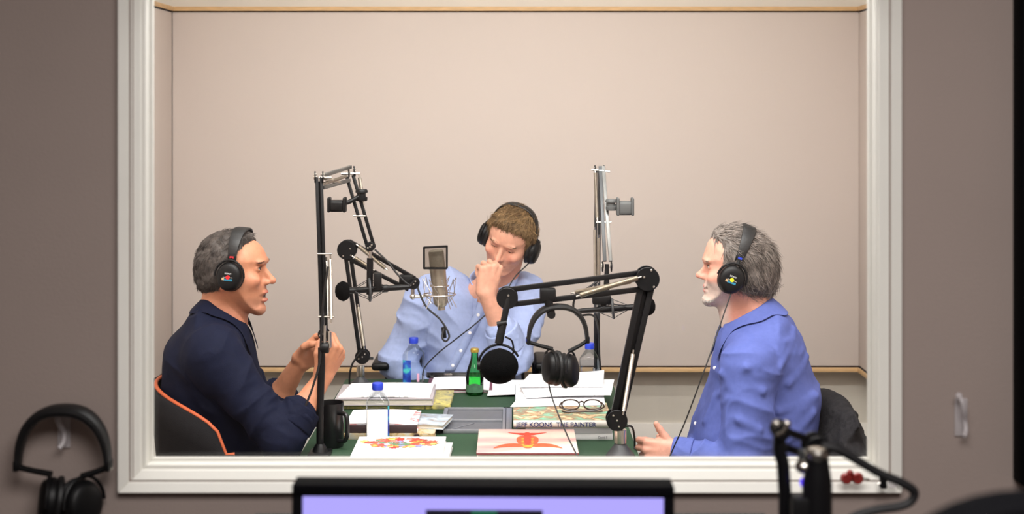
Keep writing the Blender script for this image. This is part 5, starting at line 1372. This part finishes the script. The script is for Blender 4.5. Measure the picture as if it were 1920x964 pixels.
PF.ell(hipA, (.15, .18, .12), .04); cloth('trousers', pA, PF, M_jeans, .006)
for yk in (3.86, 4.14): shoe(pA, (-.42, yk), (1, 0, 0))
headphones(mA_ @ Matrix.Translation((.022, 0, .019)), 'black studio headphones with a red sticker worn by the man in navy', M_red, a=.089, top=.128, z0=.046, mark=M_redmark, faced=(-1,), tilt=R(5), group='studio headphones', rs=.98)

# ---- the bearded man in the blue shirt, right
M_bshirt = mat('blue_shirt', (84, 96, 160), .75, var=.06, vscale=80, bump=.22, bscale=600, spec=.2, wrinkle=.5)
M_khaki = mat('grey_trousers', (88, 84, 80), .85, var=.1, vscale=150)
pB = thing('person', 'grey bearded man in a bright blue shirt sitting in profile, wearing headphones', 'person', (.75, 4.0, 0), group='people around the studio table')
hB = dict(poly=[(.070, -.083), (.088, -.076), (.0925, -.063), (.086, -.050), (.086, -.036), (.087, -.022), (.085, -.006), (.079, .010), (.080, .026), (.0845, .038), (.092, .054), (.085, .080), (.073, .110), (.050, .131),
                (.010, .141), (-.04, .134), (-.084, .110), (-.110, .070), (-.117, .03), (-.111, -.01), (-.092, -.042), (-.06, -.062), (-.02, -.070), (.01, -.074), (.042, -.082)],
          nas=(.0855, .036), tip=(.1115, .006), sub=(.093, -.008), mouth=(.0865, -.0315), eye=(.066, .038), brow=(.092, .054), chin=(.086, -.070), open=.0026, lid=-.001, jaw=.14, nr=.0095,
          skin=(208, 152, 132), ruddy=(212, 124, 108), lip=(188, 108, 100), beardcol=(206, 190, 180), hair=(76, 68, 64), hair2=(138, 128, 121), browcol=(150, 128, 112),
          thick=.014, topgain=.05, len=.040, lift=.05, jit=.09, curl=.25, nlocks=15000, lrad=.0012, namp=.0042, nf=(60, 80, 45), browz=-.001,
          hairline=hl(([-.08, -.02, .01, .04, .07, .10, .115, .125, .14, .17], [-.02, .012, .026, .034, .036, .036, .044, .072, .085, .09]), ([-.15, -.08, -.04, -.01, .02, .05], [-.056, -.058, -.045, -.020, -.005, .0])),
          grey=lambda q: .25 * sstep(-.02, .05, q[:, 0]) + .1 * sstep(.1, .13, q[:, 2]) - .05)
def flowB(r, n):
    top = sstep(.35, .8, n[:, 2]); f = np.tile(A((-.45, 0, -1)), (len(r), 1)) * (1 - top)[:, None] + np.stack([-np.ones(len(r)), r[:, 1] * 6, .1 * np.ones(len(r))], 1) * top[:, None]
    return f
hB['flow'] = flowB; hB['look'] = (1, -.1, 0)
hB['beardw'] = lambda q: .78 * np.clip(sstep(.002, -.016, q[:, 2] + .35 * np.maximum(0, .06 - q[:, 0])) * sstep(.0, .03, q[:, 0]), 0, 1)
hB['skincol'] = skin_cols(hB)
mB_ = headmat(P(1375, 521, 4.0), (-1, .10, 0), (0, 0, 1), 1.0)
HfB = person_head(pB, mB_, hB)
stubble(pB, HfB, mB_, lambda p: (p[:, 2] < -.010 - .35 * np.maximum(0, .06 - p[:, 0])) & (p[:, 0] > .008) & ~((np.abs(p[:, 2] - hB['mouth'][1]) < .009) & (np.abs(p[:, 1]) < .020) & (p[:, 0] > .07)), 9500, .0060, [(225, 220, 214), (200, 192, 184), (240, 236, 230), (170, 156, 146)])
sB, eB_, wB = P(1404, 692, 3.825), P(1396, 874, 3.775), P(1272, 850, 3.83)
sB2, eB2, wB2 = P(1410, 690, 4.18), P(1390, 864, 4.2), P(1282, 852, 3.96)
SF = Field(); place(SF, HfB, mB_); nb_ = P(1418, 612, 4.0)
SF.cone(mB_ @ Vector((-.040, 0, -.040)), nb_, .060, .068, .02); SF.cone(mB_ @ Vector((.010, 0, -.070)), P(1385, 612, 4.0), .040, .052, .02)
SF.cone(nb_, P(1420, 800, 4.0), .075, .10, .03)
SF.cone(P(1430, 670, 3.95), sB, .05, .035, .02); SF.cone(P(1430, 670, 4.05), sB2, .05, .035, .02)
for a_, b_, c_ in ((sB, eB_, wB), (sB2, eB2, wB2)):
    SF.cone(a_, b_, .036, .034, .02); SF.cone(b_, c_, .036, .027, .02)
hand_prims(SF, wB, (-1, .12, -.02), (.0, -1, .12), True, [(1.0, 1.3, .7), (1.1, 1.35, .7), (1.15, 1.35, .7), (1.2, 1.3, .7)], [(.020, .022, -.006), (.038, .046, -.006), (.052, .066, -.004), (.062, .082, .0)], 1.0)
hand_prims(SF, wB2, (-1, -.12, -.05), (.05, 1, .15), False, [(1.0, 1.3, .7), (1.1, 1.35, .7), (1.15, 1.35, .7), (1.2, 1.3, .7)], [(.020, .022, -.010), (.045, .044, -.012), (.062, .058, -.014), (.078, .068, -.014)], 1.0)
build_skin(pB, SF, mB_, hB)
CF = Field()
CF.inflate(poly_px([(1449, 572), (1476, 596), (1500, 627), (1512, 662), (1521, 700), (1533, 736), (1531, 775), (1527, 830), (1524, 890), (1510, 940), (1420, 955), (1310, 940), (1290, 880), (1292, 835), (1304, 788), (1321, 742), (1334, 702), (1344, 662), (1349, 634), (1360, 614), (1388, 600), (1425, 578)], D0),
           .178, .135, (0, D0, 0), *X3, k=.0, fold=(.0100, 10, 4.5, (-.55, .2, .8)))
CF.cone(P(1422, 652, 3.93), sB, .080, .076, .05); CF.cone(P(1422, 652, 4.07), sB2, .080, .076, .05)
for a_, b_, c_ in ((sB, eB_, wB), (sB2, eB2, wB2)):
    CF.cone(a_, b_, .080, .066, .018, fold=(.012, 13, 6)); CF.cone(b_, b_.lerp(c_, .86), .062, .043, .022, fold=(.008, 22, 9))
    CF.cone(b_.lerp(c_, .84), b_.lerp(c_, 1.0), .034, .033, .004, 's')
ridge_l = []
for (x0_, y0_, x1_, y1_, dd_) in ((1488, 618, 1462, 690, 0), (1512, 668, 1478, 720, 0), (1530, 742, 1460, 772, 0), (1525, 775, 1470, 830, 0), (1430, 735, 1352, 700, 0), (1424, 806, 1385, 788, 0), (1340, 745, 1322, 790, 0), (1400, 690, 1350, 740, 0)):
    a_, b_ = on(CF, x0_, y0_), on(CF, x1_, y1_)
    if a_ and b_: ridge_l.append((a_, b_))
for a_, b_ in ridge_l: CF.cone(a_, b_, .007, .006, .018)
cloth('shirt', pB, CF, M_bshirt)
collar(pB, P(1408, 600, 4.0), (-.46, 0, .89), (-.89, 0, -.46), .076, .072, .038, M_bshirt, .28, .066, .045, .05, CF)
for a_, b_ in ((eB_, wB), (eB2, wB2)): cuff(pB, a_.lerp(b_, .78), a_.lerp(b_, 1.10), .043, .038, M_bshirt)
MB().lathe([(.0003, -.001), (.0052, -.001), (.0056, .0006), (.004, .0014), (.0003, .0012)], on(CF, 1304, 794), (-.6, -.7, .1), 14).build('button', M_paper, pB)
MB().lathe([(.0003, -.001), (.0052, -.001), (.0056, .0006), (.004, .0014), (.0003, .0012)], on(CF, 1340, 690), (-.7, -.7, .1), 14).build('button', M_paper, pB)
PF = Field(); hipB = Vector((.76, 4.0, .585))
for s, yk in ((-1, 3.84), (1, 4.16)): leg(PF, hipB + Vector((0, s * .09, 0)), (.30, yk, .575), (.27, yk, .09))
PF.ell(hipB, (.17, .19, .12), .04); cloth('trousers', pB, PF, M_khaki, .006)
for yk in (3.84, 4.16): shoe(pB, (.27, yk), (-1, 0, 0))
headphones(mB_ @ Matrix.Translation((.010, 0, .012)), 'black studio headphones with a yellow sticker worn by the grey bearded man', M_yellow, a=.090, top=.154, z0=.056, mark=M_blue, faced=(1,), tilt=R(-22), group='studio headphones', rs=.98)
cable([mB_ @ Vector((.012, .106, -.030)), P(1362, 575, 3.86), P(1340, 640, 3.74), P(1315, 710, 3.70), P(1285, 790, 3.70), P(1262, 842, 3.72), P(1250, 872, 3.74), P(1243, 905, 3.76)], .0020, 'thin black headphone lead hanging in front of the bright blue shirt')

# ---- the man leaning on his fist, middle
M_lshirt = mat('pale_blue_shirt', (160, 174, 214), .75, var=.05, vscale=90, bump=.2, bscale=650, spec=.2, wrinkle=.55)
pC = thing('person', 'young man in a pale blue shirt looking down, fist at his mouth', 'person', (-.12, 5.08, 0), group='people around the studio table')
hC = dict(hA); hC.update(poly=[(.080, -.111), (.096, -.103), (.099, -.090), (.094, -.078), (.097, -.060), (.099, -.040), (.099, -.022), (.094, .0), (.093, .018), (.097, .034), (.102, .050), (.099, .072), (.090, .094), (.068, .112),
                (.03, .124), (-.012, .128), (-.052, .118), (-.084, .090), (-.098, .05), (-.099, .015), (-.090, -.02), (-.072, -.05), (-.045, -.066), (-.015, -.078), (.02, -.090), (.05, -.104)],
          nas=(.0975, .032), tip=(.1265, -.014), sub=(.106, -.027), mouth=(.1000, -.0560), eye=(.0800, .027), brow=(.102, .047), chin=(.096, -.096), gape=0.0, open=.0012, lid=-.0065, jaw=.16, browin=.005, lashz=-.0058,
          skin=(214, 158, 134), ruddy=(216, 128, 108), lip=(192, 110, 100), beardcol=(206, 152, 128), hair=(96, 73, 50), hair2=(158, 128, 90), browcol=(116, 86, 60),
          thick=.015, topgain=.35, len=.026, lift=.55, jit=.40, nlocks=8000, lrad=.0012, namp=.004, curl=.1,
          hairline=hl(([-.09, -.03, .0, .03, .06, .085, .098, .110, .125, .15], [-.03, .008, .024, .034, .042, .058, .078, .094, .10, .10]), ([-.13, -.07, -.03, 0, .02, .05], [-.060, -.055, -.035, -.018, -.008, .0])),
          grey=lambda q: .15 * sstep(.08, .13, q[:, 2]))
hC['beardw'] = lambda q: .25 * sstep(.03, .0, np.abs(q[:, 2] + .09) - .01)
def flowC(r, n):
    top = sstep(.45, .9, n[:, 2]); f = np.tile(A((-.1, 0, -1)), (len(r), 1)) * (1 - top)[:, None] + np.stack([np.ones(len(r)), -.4 * np.ones(len(r)), .0 * np.ones(len(r))], 1) * top[:, None]
    return f
hC['flow'] = flowC; hC['look'] = (1, 0, -.8); hC['skincol'] = skin_cols(hC)
mC_ = headmat(P(955, 454, 4.93), (-.36, -.83, -.39), (.24, -.36, .90), .96)
HfC = person_head(pC, mC_, hC)
DC = 5.04
sR, eR, wR = P(800, 560, 5.04), P(742, 676, 4.98), P(800, 742, 4.90)            # his right arm, left in the picture
sL, eL, wL = P(990, 560, 5.04), P(962, 668, 4.86), P(910, 550, 4.765)
SF = Field(); place(SF, HfC, mC_); nb_ = P(930, 545, 5.04)
SF.cone(mC_ @ Vector((-.030, 0, -.045)), nb_, .060, .068, .02); SF.cone(mC_ @ Vector((.012, 0, -.085)), P(915, 540, 5.0), .038, .05, .02)
SF.cone(nb_, P(885, 700, 5.06), .075, .09, .03); SF.ell(P(905, 556, 5.02), (.085, .055, .06), .03)
SF.cone(P(930, 570, 5.05), sR, .05, .035, .02); SF.cone(P(930, 570, 5.05), sL, .05, .035, .02)
SF.cone(sR, eR, .036, .034, .02); SF.cone(eR, wR, .036, .027, .02)
SF.cone(sL, eL, .036, .034, .02); SF.cone(eL, eL.lerp(wL, .45), .038, .039, .015); SF.cone(eL.lerp(wL, .45), wL, .039, .0265, .02)
hand_prims(SF, wL, (.22, .04, .97), (.45, -.88, .1), True, FIST, [(.020, .022, -.014), (.048, .044, -.026), (.074, .040, -.040), (.090, .022, -.050)], 1.08)
hand_prims(SF, wR, (.75, -.5, -.2), (.2, -.2, 1), False, LOOSE, None, 1.0)
build_skin(pC, SF, mC_, hC)
CF = Field()
CF.inflate(poly_px([(898, 540), (868, 512), (835, 506), (806, 522), (790, 552), (792, 600), (796, 650), (792, 700), (790, 760), (880, 785), (965, 760), (978, 700), (985, 650), (996, 600), (1008, 556), (1000, 526), (985, 512), (966, 520), (930, 560)], DC),
           .125, .12, (0, DC + .02, 0), *X3, k=.0, fold=(.0100, 12, 5, (.5, .2, .8)))
CF.cone(sR, eR, .074, .060, .05, fold=(.012, 15, 6.5)); CF.cone(eR, wR, .062, .045, .025, fold=(.008, 22, 9))
CF.cone(sL, eL, .076, .062, .05, fold=(.012, 15, 6.5)); CF.cone(eL, eL.lerp(wL, .40), .062, .056, .025, fold=(.008, 22, 9))
CF.cone(eL.lerp(wL, .48), eL.lerp(wL, .62), .032, .028, .004, 's')
CF.cone(P(912, 520, 4.90), P(905, 566, 4.90), .034, .010, .015, 's')
cloth('shirt', pC, CF, M_lshirt)
collar(pC, P(926, 532, 5.03), (-.12, -.40, .9), (-.25, -.86, -.4), .076, .084, .034, M_lshirt, .48, .055, .055, .05, CF)
cuff(pC, eL.lerp(wL, .16), eL.lerp(wL, .46), .062, .058, M_lshirt)
row1 = []; row2 = []
for k in range(24):
    f_ = k / 23; px_ = 905 - 62 * f_ ** 1.15; py_ = 568 + 128 * f_
    a_ = on(CF, px_ - 9, py_, 4.5); b_ = on(CF, px_ + 9, py_, 4.5)
    row1.append(a_ + Vector((0, -.0022, 0))); row2.append(b_ + Vector((0, -.0022, 0)))
pl = MB().grid([row1, row2]).build('placket', M_lshirt, pC); md = pl.modifiers.new('Solidify', 'SOLIDIFY'); md.thickness = .003; md.offset = 0
for k in (4, 10, 16, 21):
    c_ = (row1[k] + row2[k]) / 2 + Vector((0, -.003, 0))
    MB().lathe([(.0003, -.001), (.0056, -.001), (.006, .0006), (.0042, .0014), (.0003, .0012)], c_, (0, -1, .1), 14).build('button', M_paper, pC)
bl_ = []
for k in range(20):
    px_ = 800 + 165 * k / 19; bl_.append(on(CF, px_, 706, 4.5))
bt_ = MB().grid([[v + Vector((0, -.004, .016)) for v in bl_], [v + Vector((0, -.004, -.022)) for v in bl_]]).build('belt', mat('black_belt', (20, 18, 18), .45), pC)
bt_.modifiers.new('Solidify', 'SOLIDIFY').thickness = .004
MB().box(bl_[5] + Vector((0, -.008, -.003)), (.045, .006, .032), None, .003).build('belt_buckle', M_chrome, pC)
PF = Field(); hipC = Vector((-.14, 5.10, .60))
for s in (-1, 1): leg(PF, hipC + Vector((s * .10, 0, 0)), (-.14 + s * .15, 4.70, .575), (-.14 + s * .15, 4.66, .09))
PF.ell(hipC, (.19, .15, .12), .04); cloth('trousers', pC, PF, M_jeans, .006)
for s in (-1, 1): shoe(pC, (-.14 + s * .15, 4.66), (0, -1, 0))
headphones(mC_, 'black studio headphones worn by the young man in pale blue', None, a=.092, top=.153, z0=.052, mark=M_black, faced=(), tilt=R(-17), group='studio headphones', rs=1.0)
cable([mC_ @ Vector((0.01, .10, -.045)), P(985, 500, 4.85), P(965, 520, 4.84), P(940, 560, 4.80), P(900, 600, 4.78), P(860, 632, 4.78), P(822, 662, 4.80), P(796, 690, 4.80), P(792, 716, 4.80)], .0024, 'thin black headphone lead running across the pale blue shirt')

# ------------------------------------------------------------------ office chairs
def chair_base(t, x, y, seat_z, mt, w_=.46):
    MB().box((x, y, seat_z - .035), (w_, w_, .07), None, .03, 3).build('seat', mt, t)
    MB().tube([(x, y, seat_z - .06), (x, y, .08)], .026, 12).build('gas_column', M_darkgrey, t)
    for k in range(5):
        a = k * 2 * math.pi / 5 + .3; e = Vector((x + .29 * math.cos(a), y + .29 * math.sin(a), .065))
        MB().bar((x, y, .10), e, .045, .028, None, .004).build('base_spoke', M_black, t)
        MB().lathe([(.001, -.014), (.028, -.014), (.030, 0), (.028, .014), (.001, .014)], e - Vector((0, 0, .034)), (-math.sin(a), math.cos(a), 0), 16).build('castor', M_black, t)
M_cfab = mat('black_chair_fabric', (22, 21, 23), .85, var=.15, vscale=120, bump=.3, bscale=400, spec=.15)
M_orange = mat('orange_piping', (176, 80, 40), .6)
cA = thing('office_chair', 'black wraparound office chair with orange edging under the man in navy', 'chair', (-.86, 4.0, 0), group='office chairs in the studio')
chair_base(cA, -.86, 4.0, .47, M_cfab)
rows_o = []; rows_i = []; edge = []
for i in range(33):
    th = R(-98 + 196 * i / 32); ct, st_ = math.cos(th), math.sin(th); zt = .764 + .160 * max(0, ct) ** .35
    xx = -.810 - .250 * ct; yy = 4.0 + .262 * st_
    rows_o.append([Vector((xx + (.06 * (1 - (z - .43) / .5)) * ct, yy, z)) for z in [.43 + (zt - .43) * k / 6 for k in range(7)]])
    edge.append(rows_o[-1][-1])
o = MB().grid(rows_o).build('backrest', M_cfab, cA); md = o.modifiers.new('Solidify', 'SOLIDIFY'); md.thickness = .022; md.offset = 1
MB().tube(edge, .006, 10).build('piping', M_orange, cA)
for s in (-1, 1):
    MB().bar((-.90, 4.0 + s * .29, .765 - .02), (-.60, 4.0 + s * .29, .745 - .02), .05, .03, None, .010).build('armrest', M_black, cA)
    MB().tube([(-.80, 4.0 + s * .29, .73), (-.80, 4.0 + s * .27, .44), (-.80, 4.0 + s * .1, .43)], .016, 10).build('arm_post', M_black, cA)
cB = thing('office_chair', 'black office chair under the man in the bright blue shirt', 'chair', (.78, 4.0, 0), group='office chairs in the studio')
chair_base(cB, .78, 4.0, .47, M_cfab)
MB().box((.965, 4.0, .66), (.05, .40, .36), Matrix.Rotation(R(3), 3, 'Y'), .022, 3).build('backrest', M_cfab, cB)
MB().tube([(.98, 4.0, .60), (.97, 4.0, .43), (.80, 4.0, .42)], .02, 10).build('back_post', M_black, cB)
JF = Field(); JF.inflate(poly_px([(1536, 768), (1548, 748), (1570, 742), (1584, 750), (1594, 777), (1607, 802), (1614, 832), (1617, 870), (1616, 940), (1560, 960), (1508, 940), (1512, 860), (1522, 806)], D0), .245, .05, (0, D0, 0), *X3, k=0, fold=(.007, 6, 16, (.1, .95, .3)))
V_, F_ = JF.mesh(.005, .02); jk = np_mesh('jacket', V_, F_, mat('charcoal_wool', (38, 37, 39), .95, var=.25, vscale=90, bump=.5, bscale=300, spec=.1), None, base=(.97, 4.0, .5), relax=1)
tag(jk, 'charcoal jacket draped over the chair back behind the bright blue shirt', 'jacket')
cC = thing('office_chair', 'black office chair with armrests under the young man in pale blue', 'chair', (-.2, 5.12, 0), group='office chairs in the studio')
chair_base(cC, -.16, 5.14, .47, M_cfab)
MB().box((-.16, 5.34, .74), (.42, .05, .42), Matrix.Rotation(R(-6), 3, 'X'), .022, 3).build('backrest', M_cfab, cC)
MB().tube([(-.16, 5.36, .60), (-.16, 5.34, .43), (-.16, 5.14, .42)], .02, 10).build('back_post', M_black, cC)
for x_, ln_ in ((-.485, 1), (.115, 1)):
    MB().box((x_, 5.02, .782), (.065, .24, .030), None, .012, 3).build('armrest', M_black, cC)
    MB().tube([(x_ + (.02 if x_ < 0 else -.02), 5.06, .77), (x_ + (.02 if x_ < 0 else -.02), 5.10, .50), (-.16, 5.12, .43)], [.020, .018, .018], 10).build('arm_post', M_black, cC)
